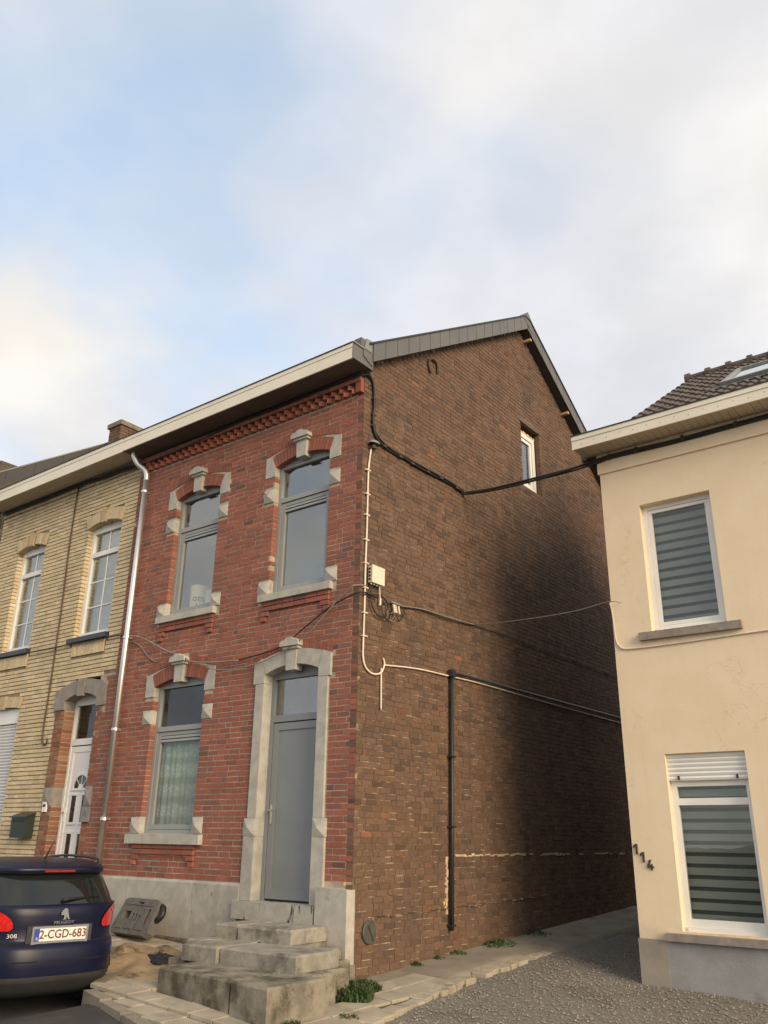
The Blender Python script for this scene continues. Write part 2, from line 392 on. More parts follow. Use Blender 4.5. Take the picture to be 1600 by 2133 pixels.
def brickwork(pieces, fr, colfn, mat, mat1, parent, d0, d1, rng, jit=0.003, limit=300, name='brick', wname='brickwork'):
    """the pieces that show largest become bricks of their own, the rest one mesh"""
    sc = []
    for i, (a, b, c, d) in enumerate(pieces):
        q = project(fr((a+b)/2, (c+d)/2, 0))
        vis = 1 if (0 < q[0] < 1600 and 0 < q[1] < 2133 and q[2] > 0) else 0
        if vis:
            p1 = project(fr(a, c, 0)); p2 = project(fr(b, c, 0)); p3 = project(fr(a, d, 0))
            vis = abs((p2[0]-p1[0])*(p3[1]-p1[1])-(p2[1]-p1[1])*(p3[0]-p1[0]))
        sc.append((vis, i))
    sc.sort(reverse=True); big = {i for v, i in sc[:limit] if v > 0}
    rest = MB()
    for i, (a, b, c, d) in enumerate(pieces):
        col = colfn((a+b)/2, (c+d)/2, rng); e = d1+rng.uniform(-jit, jit)
        if i in big:
            o = link(name, unit_brick(mat1), parent)
            p, q = Vector(fr(a, c, d0)), Vector(fr(b, d, e))
            o.location = (p+q)/2; o.scale = [abs(q[k]-p[k]) for k in range(3)]
            o.rotation_euler = (rng.uniform(-.004,.004), rng.uniform(-.004,.004), rng.uniform(-.004,.004)); o.color = (*col, 1)
        else:
            rest.cur = col; fbox(rest, fr, a, b, c, d, d0, e, back=False)
    if rest.f: rest.build(wname, mat, parent, kind='stuff', normals=False)
def text_mesh(name, body, size, mat, parent, M4, extrude=0.003, align='CENTER', bold=0.0):
    cu = bpy.data.curves.new(name, 'FONT'); cu.body = body; cu.size = size; cu.extrude = extrude; cu.align_x = align; cu.align_y = 'CENTER'; cu.offset = bold; cu.resolution_u = 3
    t = bpy.data.objects.new('t', cu); COL.objects.link(t); bpy.context.view_layer.update()
    me = bpy.data.meshes.new_from_object(t); bpy.data.objects.remove(t)
    me.transform(M4); me.materials.clear(); me.materials.append(MT[mat]); me.name = name
    return link(name, me, parent)

# ground height: the yard falls to the right and climbs up the alley
def gz(x, y):
    x_ = max(-7.0, min(6.0, x)); y_ = min(y, 9)
    return -0.062*x_+(0.045*y_ if y_ > 0 else 0.018*max(y_, -3.0)-0.10*max(0, -2.05-max(y_, -3.0)))

# ================================================================== RED BRICK HOUSE
rng = random.Random(5)
HOUSE = thing('brick_house', 'two-storey red brick house with a bare brown brick gable and grey door', 'house', (-2.5, 4.8, 0.0))
REV = 0.095
def arch_poly(xl, xr, z0, zs, rise, n=10):
    c = (xl+xr)/2; h = (xr-xl)/2
    return [(xl,z0),(xr,z0)]+[(c+h*math.cos(t*math.pi/n), zs+rise*(1-(math.cos(t*math.pi/n))**2)) for t in range(n+1)]
OPEN_UR = arch_poly(-1.65, -0.59, 4.60, 6.54, 0.10)
OPEN_UL = arch_poly(-3.88, -2.84, 4.60, 6.54, 0.10)
OPEN_LL = arch_poly(-3.94, -2.81, 1.47, 3.52, 0.10)
OPEN_DR = arch_poly(-1.59, -0.62, 0.70, 3.47, 0.10)
OPENY_D = arch_poly(-6.24, -5.36, 0.45, 3.50, 0.10)
def dress_excl(xl, xr, zs, ztop_block=None):
    c = (xl+xr)/2
    ring = [(xl-0.19,zs-0.135),(xr+0.19,zs-0.135),(xr+0.2,zs+0.17),(xr+0.2,zs+0.215)]
    k = 8
    for i in range(k+1):
        t = i/k; s = xr+0.2-(xr-xl+0.4)*t
        ring.append((s, zs+0.215+0.105*(1-((s-c)/((xr-xl)/2+0.2))**2)))
    ring += [(xl-0.2,zs+0.215),(xl-0.2,zs+0.17)]
    return [ring, rect(c-0.155, c+0.155, zs+0.25, zs+0.40)]
exF = [grow(OPEN_UR,0), grow(OPEN_UL,0), grow(OPEN_LL,0), OPEN_DR, OPENY_D]
for xl, xr, zs in ((-1.65,-0.59,6.54),(-3.88,-2.84,6.54),(-3.94,-2.81,3.52)):
    exF += dress_excl(xl, xr, zs)
    zb = 6.0 if zs > 5 else 2.98
    exF += [rect(xl-0.19, xl, zb, zb+0.2), rect(xr, xr+0.2, zb, zb+0.2)]
    z0 = 4.49 if zs > 5 else 1.33
    zt = 4.79 if zs > 5 else 1.68
    exF += [rect(xl-0.19, xl, z0, zt), rect(xr, xr+0.2, z0, zt), rect(xl-0.1, xr+0.1, z0, z0+0.12)]
# door surround
exF += [rect(-1.78,-0.44,0.5,3.37), [(-1.79,3.36),(-0.41,3.36),(-0.41,3.66),(-0.6,3.73),(-0.85,3.78),(-1.1,3.80),(-1.35,3.78),(-1.6,3.73),(-1.79,3.66)], rect(-1.26,-0.95,3.75,3.89)]
exF += [rect(-0.47,0.05,0.0,0.915)]
# yellow house takes the wall above its door
exF += [rect(-8,-4.97,3.86,9), [(-8,3.30),(-5.13,3.30),(-5.13,3.70),(-5.25,3.86),(-8,3.86)]]

fw_out = [(-5.36,0.0),(-0.006,0.0),(-0.006,7.57),(-4.97,7.57),(-4.97,3.86),(-5.36,3.86)]
mb = MB()
holes = [grow(OPEN_UR,.008), grow(OPEN_UL,.008), grow(OPEN_LL,.008), grow(OPEN_DR,.008)]
panel(mb, FRONT, fw_out, holes, -0.005)
for h in holes: reveal(mb, FRONT, h, -0.005, -0.2)
front_wall = mb.build('front_wall', 'mortar', HOUSE, normals=False)
def red_col(s, z, r):
    k = r.random()
    if k < 0.58: c = (0.36, 0.13, 0.086)
    elif k < 0.80: c = (0.325, 0.126, 0.088)
    elif k < 0.965: c = (0.285, 0.125, 0.096)
    elif k < 0.98: c = (0.19, 0.10, 0.08)
    else: c = (0.42, 0.15, 0.09)
    f = r.uniform(0.87, 1.12)
    return tuple(q*f for q in c)
pieces = lay(-5.36, -0.012, 0.91, 7.27, 0.0712, 0.0125, 0.2045, exF, rng)
brickwork(pieces, FRONT, red_col, 'red', 'red1', front_wall, -0.10, 0.0, rng, jit=0.0025)

# --- dressed openings
def stone_part(name, fn, parent, mat='stone'):
    m = MB(); fn(m); return m.build(name, mat, parent, normals=True)
def voussoirs(parent, xl, xr, z_in, z_out, n, skip=None, colf=red_col, mat='red', d1=0.006, fan=0.14, rngv=rng, gap=0.004, name='arch_brick', fr=FRONT):
    """bricks on end round a flat arch; z_in / z_out are functions of s"""
    c = (xl+xr)/2
    for i in range(n):
        a = xl+(xr-xl)*i/n+gap; b = xl+(xr-xl)*(i+1)/n-gap
        if skip and a < skip[1] and b > skip[0]: continue
        k = 1+fan
        poly = [(a,z_in(a)),(b,z_in(b)),(c+(b-c)*k,z_out(c+(b-c)*k)),(c+(a-c)*k,z_out(c+(a-c)*k))]
        m = MB(); m.cur = colf(a, z_in(a), rngv); fprism(m, fr, poly, -0.095, d1+rngv.uniform(-.002,.002)); m.build(name, mat, parent)
def keystone(parent, c, z0, z1, w0=0.17, w1=0.20):
    m = MB(); fprism(m, FRONT, [(c-w0/2,z0),(c+w0/2,z0),(c+w1/2,z1),(c-w1/2,z1)], -0.09, 0.045)
    ks = m.build('keystone', 'stone', parent)
    m = MB(); fbox(m, FRONT, c-0.135, c+0.135, z1, z1+0.035, -0.05, 0.075)
    prof = [(c-0.165,z1+0.035),(c+0.165,z1+0.035),(c+0.165,z1+0.085),(c+0.13,z1+0.115),(c+0.085,z1+0.112),(c+0.05,z1+0.145),(c,z1+0.152),(c-0.05,z1+0.145),(c-0.085,z1+0.112),(c-0.13,z1+0.115),(c-0.165,z1+0.085)]
    fprism(m, FRONT, prof, -0.05, 0.105)
    m.build('keystone_cap', 'stone', ks)
def dress(win, xl, xr, zs, z0):
    c = (xl+xr)/2; h = (xr-xl)/2
    zin = lambda s: zs+0.10*(1-min(1.0,abs((s-c)/h))**2)
    zo = lambda s: zs+0.195+0.105*(1-min(1.15,abs((s-c)/(h+0.03)))**2)
    voussoirs(win, xl, xr, zin, zo, 18, (c-0.09, c+0.09))
    h2 = h+0.2
    z2 = lambda s: zs+0.20+0.105*(1-min(1.1,abs((s-c)/h2))**2)
    z3 = lambda s: z2(s)+0.09
    voussoirs(win, xl-0.2, xr+0.2, z2, z3, 24, (c-0.15, c+0.15), fan=0.0)
    keystone(win, c, zs+0.03, zs+0.285)
    for sg in (-1, 1):
        e = xl if sg < 0 else xr
        stone_part('springer_stone', lambda m: fprism(m, FRONT, [(e,zs-0.14),(e,zs),(e+sg*0.085,zs+0.195),(e+sg*0.2,zs+0.19),(e+sg*0.2,zs-0.14)], -0.09, 0.012), win)
        zb = z0+1.40+0.0 if zs > 5 else z0+1.51
        a, b = sorted((e, e+sg*0.2))
        stone_part('pointed_block', lambda m: pyramid(m, FRONT, a, b, zb, zb+0.2, -0.09, 0.015, 0.06), win)
        zt = 0.19 if zs > 5 else 0.21
        stone_part('pointed_block', lambda m: pyramid(m, FRONT, a, b, z0+0.003, z0+zt, -0.09, 0.015, 0.06), win)
    # sill and the stepped brick apron under it
    sh = 0.11 if zs > 5 else 0.135
    w = 0.135 if zs > 5 else 0.22
    stone_part('sill', lambda m: (fprism(m, lambda s, z, d: FRONT(d, z, s), [(-0.12,z0-sh),(0.075,z0-sh),(0.075,z0-0.012),(-0.12,z0)], xl-w, xr+w, back=True)), win)
    ap = MB()
    za = z0-sh
    ch = 0.0712
    rows = [(xl-0.09, xr+0.09, 0), (xl-0.09, xr+0.09, 1)]
    for s0, s1, k in rows:
        n = 6
        for i in range(n):
            ap.cur = red_col(0,0,rng); fbox(ap, FRONT, s0+(s1-s0)*i/n+.004, s0+(s1-s0)*(i+1)/n-.004, za-(k+1)*ch+.012, za-k*ch, 0.0, 0.034, back=False)
    for k, wd in ((2, 0.14), (3, 0.09)):
        for e, sg in ((xl-0.09, 1), (xr+0.09, -1)):
            ap.cur = red_col(0,0,rng); a, b = sorted((e, e+sg*wd)); fbox(ap, FRONT, a, b, za-(k+1)*ch+.012, za-k*ch, 0.0, 0.034, back=False)
    ap.build('brick_apron', 'red', win, normals=False)
def grey_window(label, xl, xr, zsill, zs, ztr):
    """grey profile window: fixed light above, vent grille, sash below"""
    win = bpy.data.objects.new('window', None); COL.objects.link(win); attach(win, HOUSE); BASE[win.name] = Vector((0,0,0)); win['label'] = label
    win.matrix_parent_inverse = Matrix.Translation(-BASE[HOUSE.name])
    a, b, z0, z1 = xl-0.03, xr+0.03, zsill-0.02, zs+0.16
    fd = -REV
    m = MB()
    for q in ((a, a+0.085, z0, z1), (b-0.085, b, z0, z1)): fbox(m, FRONT, *q, fd-0.07, fd)
    fbox(m, FRONT, a+0.085, b-0.085, z0, z0+0.07, fd-0.07, fd-0.001)
    fbox(m, FRONT, a+0.085, b-0.085, zs-0.02, z1, fd-0.07, fd-0.002)
    fbox(m, FRONT, a+0.085, b-0.085, ztr, ztr+0.07, fd-0.07, fd+0.004)
    m.build('frame', 'grey_pvc', win)
    # sash
    m = MB(); i0, i1 = a+0.092, b-0.092
    zt = ztr-0.008
    fbox(m, FRONT, i0, i0+0.07, z0+0.075, zt, fd-0.065, fd-0.014); fbox(m, FRONT, i1-0.07, i1, z0+0.075, zt, fd-0.065, fd-0.014)
    fbox(m, FRONT, i0+0.07, i1-0.07, z0+0.075, z0+0.14, fd-0.065, fd-0.016); fbox(m, FRONT, i0+0.07, i1-0.07, zt-0.05, zt, fd-0.065, fd-0.016)
    m.build('sash', 'grey_pvc', win)
    for k in range(2):
        m = MB(); zz = zt-0.058-k*0.048
        fprism(m, lambda s, z, d: FRONT(d, z, s), [(fd-0.06,zz-0.036),(fd-0.012,zz-0.036),(fd-0.02,zz),(fd-0.06,zz)], i0+0.072, i1-0.072, back=True); m.build('vent_slat', 'grey_pvc', win)
    zg = zt-0.058-2*0.048+0.01
    m = MB(); fbox(m, FRONT, i0+0.06, i1-0.06, z0+0.13, zg, fd-0.05, fd-0.045); m.build('pane', 'glass' if zsill > 3 else 'glass_low', win)
    m = MB(); fbox(m, FRONT, a+0.08, b-0.08, ztr+0.065, zs-0.01, fd-0.05, fd-0.045); m.build('pane', 'glass' if zsill > 3 else 'glass_low', win)
    m = MB(); room(m, FRONT, a-0.3, b+0.3, z0-0.2, z1+0.2, fd-0.09, fd-1.6, hole=(a+0.02, b-0.02, z0+0.02, z1-0.02)); m.build('room_lining', 'room' if zsill > 3 else 'room_lt', win, normals=False)
    return win
def room(m, fr, s0, s1, z0, z1, d0, d1, hole=None):
    P = [fr(s0,z0,d0),fr(s1,z0,d0),fr(s1,z1,d0),fr(s0,z1,d0),fr(s0,z0,d1),fr(s1,z0,d1),fr(s1,z1,d1),fr(s0,z1,d1)]
    m.add(P, [(4,5,6,7),(0,4,5,1),(1,5,6,2),(2,6,7,3),(3,7,4,0)])
    if hole:
        a, b, c, d = hole
        panel(m, fr, rect(s0,s1,z0,z1), [rect(a,b,c,d)], d0)
w_ur = grey_window('upper window nearest the gable corner, empty panes', -1.65, -0.59, 4.60, 6.54, 5.99); dress(w_ur, -1.65, -0.59, 6.54, 4.60)
w_ul = grey_window('upper window with paper rolls standing behind the pane', -3.88, -2.84, 4.60, 6.54, 5.99); dress(w_ul, -3.88, -2.84, 6.54, 4.60)
w_ll = grey_window('ground-floor window with a lace curtain', -3.94, -2.81, 1.47, 3.52, 2.87); dress(w_ll, -3.94, -2.81, 3.52, 1.47)
# lace curtain
m_, t_, b_ = nmat('lace')
p_ = _pos(t_); wv = t_.nodes.new('ShaderNodeTexWave'); wv.wave_type = 'BANDS'; wv.bands_direction = 'Z'; wv.inputs['Scale'].default_value = 1.15; wv.inputs['Distortion'].default_value = 1.2; wv.inputs['Detail Scale'].default_value = 6
t_.links.new(p_, wv.inputs['Vector']); vo = t_.nodes.new('ShaderNodeTexVoronoi'); vo.inputs['Scale'].default_value = 22; t_.links.new(p_, vo.inputs['Vector'])
c_ = _mix(t_, _rng(t_, wv.outputs[0], 0.05, 0.6), (0.34, 0.36, 0.26), (0.62, 0.62, 0.49))
c_ = _mix(t_, _rng(t_, vo.outputs[0], 0.2, 0.55, 0, 0.6), c_, (0.33, 0.35, 0.26)); t_.links.new(c_, b_.inputs['Base Color']); b_.inputs['Roughness'].default_value = 0.9
MT['curtain'] = m_
m = MB(); n = 60; vs_ = []
for i in range(n+1):
    s = -3.92+1.1*i/n; d = -0.22+0.018*math.sin(i*0.9)+0.01*math.sin(i*0.37)
    zb = 1.585+0.012*math.sin(i*0.5)+(0.02 if abs(i-40) < 1 else 0)
    vs_ += [FRONT(s, zb, d), FRONT(s, 2.74, d)]
m.add(vs_, [(2*i,2*i+2,2*i+3,2*i+1) for i in range(n)]); m.build('lace_curtain', 'curtain', w_ll, smooth=True, normals=False)

# --- door with its stone surround
DOOR = bpy.data.objects.new('front_door', None); COL.objects.link(DOOR); attach(DOOR, HOUSE); BASE[DOOR.name] = Vector((0,0,0)); DOOR['label'] = 'grey panelled front door with a glazed top light'
fd = -0.13
m = MB()
fbox(m, FRONT, -1.64, -1.535, 0.705, 3.58, fd-0.07, fd); fbox(m, FRONT, -0.675, -0.57, 0.705, 3.58, fd-0.07, fd)
fbox(m, FRONT, -1.535, -0.675, 2.86, 2.945, fd-0.07, fd-0.002); fbox(m, FRONT, -1.535, -0.675, 3.42, 3.60, fd-0.07, fd-0.003)
m.build('frame', 'door_grey', DOOR)
m = MB()
fbox(m, FRONT, -1.53, -0.68, 0.73, 2.85, fd-0.06, fd-0.03)
for q in ((-1.525,-1.435,0.735,2.845),(-0.775,-0.685,0.735,2.845),(-1.435,-0.775,2.755,2.845),(-1.435,-0.775,0.735,0.85)):
    fbox(m, FRONT, *q, fd-0.03, fd-0.012 - (0.001 if q[1]-q[0] > 0.2 else 0))
m.build('door_leaf', 'door_grey', DOOR)
m = MB(); fbox(m, FRONT, -1.54, -0.67, 2.94, 3.43, fd-0.045, fd-0.04); m.build('pane', 'glass', DOOR)
m = MB(); room(m, FRONT, -1.9, -0.4, 0.7, 3.8, fd-0.09, fd-1.2, hole=(-1.56,-0.65,0.75,3.5)); m.build('room_lining', 'room_lt', DOOR, normals=False)
m = MB(); fbox(m, FRONT, -1.50, -1.465, 1.60, 1.83, fd-0.013, fd-0.004); tube(m, [FRONT(-1.483,1.76,fd-0.005),FRONT(-1.483,1.76,fd+0.045),FRONT(-1.38,1.762,fd+0.05)], 0.011); m.build('handle', 'chrome', DOOR)
m = MB(); fbox(m, FRONT, -1.53, -0.68, 0.705, 0.728, fd-0.065, fd-0.03); m.build('door_gap', 'black_plastic', DOOR)
SUR = bpy.data.objects.new('door_surround', None); COL.objects.link(SUR); attach(SUR, HOUSE); BASE[SUR.name] = Vector((0,0,0)); SUR['label'] = 'grey limestone door surround'
for sg, e, w in ((-1,-1.59,0.155),(1,-0.62,0.155)):
    a, b = sorted((e, e+sg*w)); stone_part('jamb_stone', lambda m: fbox(m, FRONT, a, b, 1.665, 3.355, -0.13, 0.03), SUR)
    a2, b2 = sorted((e, e+sg*0.195)); stone_part('jamb_stone', lambda m: fbox(m, FRONT, a2, b2, 0.712, 1.448, -0.13, 0.035), SUR, 'stone_pit' if sg < 0 else 'stone')
    a3, b3 = sorted((e, e+sg*0.205)); stone_part('pointed_block', lambda m: pyramid(m, FRONT, a3, b3, 1.452, 1.662, -0.13, 0.035, 0.075), SUR)
    stone_part('springer_stone', lambda m: fprism(m, FRONT, [(e,3.36),(e+sg*0.2,3.36),(e+sg*0.2,3.64),(e+sg*0.06,3.695),(e,3.47)], -0.13, 0.032), SUR)
zi = lambda s: 3.47+0.10*(1-min(1,abs((s+1.105)/0.485))**2)
zo = lambda s: 3.675+0.095*(1-min(1.1,abs((s+1.105)/0.56))**2)
for a, b in ((-1.585,-1.20),(-1.01,-0.625)):
    pl = [(a+(b-a)*i/6, zi(a+(b-a)*i/6)) for i in range(7)]; k = 1.11
    pu = [(-1.105+(s+1.105)*k, zo(-1.105+(s+1.105)*k)) for s, z in pl[::-1]]
    if a < -1.3: pu[0] = (-1.205, pu[0][1])
    else: pu[-1] = (-1.005, pu[-1][1])
    stone_part('arch_stone', lambda m: fprism(m, FRONT, pl+pu, -0.13, 0.028), SUR)
keystone(SUR, -1.105, 3.49, 3.765)
z2 = lambda s: 3.655+0.12*(1-min(1.1,abs((s+1.105)/0.71))**2)
voussoirs(SUR, -1.80, -0.41, z2, lambda s: z2(s)+0.095, 24, (-1.28,-0.93), fan=0.0)
# threshold with wet streaks
m_, t_, b_ = nmat('wet_streaked_threshold')
p_ = _pos(t_); mpn = t_.nodes.new('ShaderNodeMapping'); mpn.inputs['Scale'].default_value = (9, 2, 1.2); t_.links.new(p_, mpn.inputs[0])
n_ = _noise(t_, 2.2, 3, 0.5, mpn.outputs[0]); n2_ = _noise(t_, 8, 5, 0.6, p_)
c_ = _mix(t_, _rng(t_, n2_.outputs[0], 0.3, 0.7), (0.33, 0.32, 0.28), (0.42, 0.40, 0.35)); c_ = _mix(t_, _rng(t_, n_.outputs[0], 0.60, 0.66), c_, (0.06, 0.052, 0.045))
t_.links.new(c_, b_.inputs['Base Color']); b_.inputs['Roughness'].default_value = 0.75; MT['wet'] = m_
stone_part('threshold', lambda m: fbox(m, FRONT, -1.83, -0.49, 0.51, 0.708, -0.2, 0.11), SUR, 'wet')
stone_part('corner_stone', lambda m: fprism(m, FRONT, [(-0.468,0.15),(0.012,0.15),(0.012,0.90),(-0.455,0.915)], -0.035, 0.115, back=True), HOUSE)
stone_part('corner_stone', lambda m: fbox(m, FRONT, -0.40, 0.03, -0.05, 0.15, -0.04, 0.13), HOUSE, 'stone_dirty')
# plinth slabs
for a, b, mt in ((-2.655,-1.79,'stone_pit'),(-4.03,-2.662,'stone'),(-5.36,-4.037,'stone')):
    stone_part('plinth_stone', lambda m: fprism(m, lambda s, z, d: FRONT(d, z, s), [(-0.1,0.22),(0.045,0.22),(0.045,0.87),(0.03,0.90),(-0.1,0.905)], a, b, back=True), HOUSE, mt)
    stone_part('plinth_base', lambda m: fbox(m, FRONT, a, b, -0.1, 0.216, -0.1, 0.075), HOUSE, 'stone_dirty')

# --- cornice: two rows of bricks set cornerwise, plain courses above
dog = MB(); hw = 0.072
dog.cur = None
dog.add([(-hw,0,0),(hw,0,0),(0,-0.078,0),(-hw,0,0.072),(hw,0,0.072),(0,-0.078,0.072)], [(0,1,2),(3,5,4),(0,2,5,3),(2,1,4,5)])
dg = dog.build('dogtooth_brick', 'red1'); dgm = dg.data; bpy.data.objects.remove(dg)
CORN = MB()
for r_, zz in ((0, 7.262), (1, 7.345)):
    pass
for i in range(9):
    pass
cm = MB()
fbox(cm, FRONT, -4.95, -0.02, 7.262, 7.425, -0.02, -0.002)
corn = cm.build('cornice', 'mortar', HOUSE)
for row, zz in ((0, 7.268), (1, 7.348)):
    k = 0; x = -0.16-(0.0775 if row else 0)
    while x > -4.85:
        o = link('dogtooth_brick', dgm, corn); o.location = (x, 0.0, zz); c = red_col(0,0,rng); o.color = (c[0]*1.1, c[1]*1.05, c[2], 1); x -= 0.155
for s0 in range(25):
    m = MB(); m.cur = red_col(0,0,rng); fbox(m, FRONT, -0.006-s0*0.198-0.19, -0.006-s0*0.198, 7.425, 7.488, -0.05, 0.082); m.build('cornice_brick', 'red', corn)
m = MB(); m.cur = (0.33,0.1,0.065); fbox(m, FRONT, -0.10, -0.006, 7.262, 7.423, -0.05, 0.07); m.build('cornice_brick', 'red', corn)
m = MB(); fbox(m, FRONT, -4.95, -0.02, 7.49, 7.57, -0.05, 0.02); m.build('cornice_top', 'mortar', corn)

# --- gable wall
RZ, RP = 7.70, 0.643          # soffit height at y = 0 and slope
RIDGE = 4.76
def roof_z(y): return RZ+RP*(y if y <= RIDGE else 2*RIDGE-y)
GB = 2*RIDGE
GWIN = rect(4.60, 5.33, 7.45, 8.74)
g_out = [(0.0,-0.3),(GB,-0.3),(GB,roof_z(GB)+.02),(RIDGE,roof_z(RIDGE)+.02),(0.0,roof_z(0)+.02)]
mb = MB(); panel(mb, GABLE, g_out, [grow(GWIN,.006)], -0.0065); reveal(mb, GABLE, grow(GWIN,.006), -0.0065, -0.25)
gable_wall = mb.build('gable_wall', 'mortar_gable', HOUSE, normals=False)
rg = random.Random(8)
def brown_col(s, z, r):
    k = r.random()
    if k < 0.62: c = (0.178, 0.11, 0.074)
    elif k < 0.84: c = (0.158, 0.098, 0.066)
    elif k < 0.93: c = (0.118, 0.08, 0.059)
    elif k < 0.97: c = (0.18, 0.122, 0.086)
    elif k < 0.995: c = (0.19, 0.097, 0.06)
    else: c = (0.26, 0.125, 0.07)
    f = r.uniform(0.88, 1.12)
    return tuple(q*f for q in c)
exG = [GWIN, [(-1,RZ-RP),(-1,20),(20,20),(20,roof_z(20)),(RIDGE,roof_z(RIDGE))], rect(4.45,5.45,8.74,8.83)]
exG[1:2] = [[(-0.5,roof_z(-0.5)),(RIDGE,roof_z(RIDGE)),(RIDGE,12),(-0.5,12)], [(RIDGE,roof_z(RIDGE)),(GB+.5,roof_z(GB+.5)),(GB+.5,12),(RIDGE,12)]]
pg = lay(0.0, GB, -0.25, roof_z(RIDGE)+0.05, 0.0712, 0.0105, 0.2045, exG, rg, wob=0.007)
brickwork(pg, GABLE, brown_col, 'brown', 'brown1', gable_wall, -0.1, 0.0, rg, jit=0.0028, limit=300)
m = MB(); fbox(m, GABLE, 4.45, 5.45, 8.742, 8.828, -0.1, 0.004); m.build('lintel', M('weathered_timber_lintel', (0.12, 0.085, 0.06), 0.9, 0.25, 12), gable_wall)
# attic window
AW = bpy.data.objects.new('attic_window', None); COL.objects.link(AW); attach(AW, HOUSE); BASE[AW.name] = Vector((0,0,0)); AW['label'] = 'small white attic window in the gable'
m = MB(); d = -0.10
for q in ((4.60,4.68,7.47,8.62),(5.21,5.30,7.47,8.62)): fbox(m, GABLE, *q, d-0.06, d)
for q in ((4.68,5.21,7.47,7.56),(4.68,5.21,8.53,8.62)): fbox(m, GABLE, *q, d-0.06, d-0.001)
m.build('frame', 'white_pvc', AW)
m = MB()
for q in ((4.69,4.75,7.57,8.52),(5.14,5.20,7.57,8.52)): fbox(m, GABLE, *q, d-0.06, d-0.02)
for q in ((4.75,5.14,7.57,7.63),(4.75,5.14,8.46,8.52)): fbox(m, GABLE, *q, d-0.06, d-0.021)
m.build('sash', 'white_pvc', AW)
m = MB(); fbox(m, GABLE, 4.75, 5.14, 7.63, 8.46, d-0.05, d-0.045); m.build('pane', 'glass', AW)
m = MB(); room(m, GABLE, 4.4, 5.5, 7.3, 8.9, d-0.08, d-0.9, hole=(4.66,5.24,7.5,8.6)); m.build('room_lining', 'room', AW, normals=False)
m = MB(); rr = random.Random(3)
for i in range(14):
    s = 4.62+0.05*i; fbox(m, GABLE, s, s+0.05, 8.615, 8.64+rr.random()*0.03, d-0.06, d-0.01+rr.random()*0.02)
m.build('foam_bead', MT['yellow_tag'] if False else M('cured_foam', (0.62, 0.46, 0.2), 0.9, 0.2, 20), AW)

# --- roof
m = MB()
for y0, y1 in ((-0.35, RIDGE), (2*RIDGE+0.35, RIDGE)):
    za, zb = roof_z(y0) if y0 < RIDGE else roof_z(y0), roof_z(RIDGE)
    m.add([(-4.96,y0,za+.12),(0.148,y0,za+.12),(0.148,y1,zb+.12),(-4.96,y1,zb+.12),(-4.96,y0,za+.27),(0.148,y0,za+.27),(0.148,y1,zb+.27),(-4.96,y1,zb+.27)], BF)
ROOF = m.build('roof', 'slate', HOUSE)
m = MB()
for y0, y1 in ((-0.02, RIDGE), (2*RIDGE+0.1, RIDGE)):
    za, zb = roof_z(y0), roof_z(RIDGE)
    m.add([(-0.05,y0,za+.015),(0.16,y0,za+.015),(0.16,y1,zb+.015),(-0.05,y1,zb+.015),(-0.05,y0,za+.05),(0.16,y0,za+.05),(0.16,y1,zb+.05),(-0.05,y1,zb+.05)], BF)
m.build('verge_soffit', 'zinc_dark2', ROOF)
m = MB()
for y0, y1 in ((-0.02, RIDGE), (2*RIDGE+0.1, RIDGE)):
    za, zb = roof_z(y0)+.01, roof_z(RIDGE)+.01
    m.add([(0.150,y0,za),(0.1655,y0,za),(0.1655,y1,zb),(0.150,y1,zb),(0.150,y0,za+.27),(0.1655,y0,za+.27),(0.1655,y1,zb+.27),(0.150,y1,zb+.27)], BF)
m.build('verge_backing', 'black_edge', ROOF)
pw = 0.2835
for k in range(34):
    front = k < 17
    y0 = (-0.03+k*pw) if front else (RIDGE+0.03+(k-17)*pw)
    y1 = y0+pw-0.011
    if front and k == 16: y1 = RIDGE
    a, b = roof_z(y0), roof_z(y1)
    m = MB(); P = [(0.167,y0,a),(0.167,y1,b),(0.167,y1,b+.29),(0.167,y0,a+.29),(0.181,y0,a),(0.181,y1,b),(0.181,y1,b+.29),(0.181,y0,a+.29)]
    m.add(P, BF); m.build('verge_panel', 'zinc_dark', ROOF)
m = MB()
for y0, y1 in ((-0.12, RIDGE), (2*RIDGE+0.1, RIDGE)):
    za, zb = roof_z(y0)+.29, roof_z(RIDGE)+.29
    m.add([(0.02,y0,za),(0.20,y0,za),(0.20,y1,zb),(0.02,y1,zb),(0.02,y0,za+.03),(0.20,y0,za+.03),(0.20,y1,zb+.03),(0.02,y1,zb+.03)], BF)
m.build('verge_trim', 'black_edge', ROOF)
m = MB(); m.add([(0.03,RIDGE-0.12,roof_z(RIDGE)+.24),(0.205,RIDGE-0.12,roof_z(RIDGE)+.24),(0.205,RIDGE,roof_z(RIDGE)+.37),(0.03,RIDGE,roof_z(RIDGE)+.37),(0.03,RIDGE+.16,roof_z(RIDGE)+.21),(0.205,RIDGE+.16,roof_z(RIDGE)+.21)], [(0,1,2,3),(3,2,5,4),(0,3,4),(1,5,2)])
fprism(m, GABLE, [(RIDGE-.13,roof_z(RIDGE)+.18),(RIDGE+.2,roof_z(RIDGE)-.05),(RIDGE+.12,roof_z(RIDGE)+.22),(RIDGE,roof_z(RIDGE)+.33),(RIDGE-.13,roof_z(RIDGE)+.25)], 0.182, 0.188); m.build('ridge_cap', 'zinc_dark', ROOF)
for y_ in (4.92, 6.42):
    m = MB(); z_ = roof_z(y_)-0.035; box(m, -0.1, 0.155, y_-0.03, y_+0.03, z_-0.05, z_+0.0); m.build('batten_end', 'wood', ROOF)

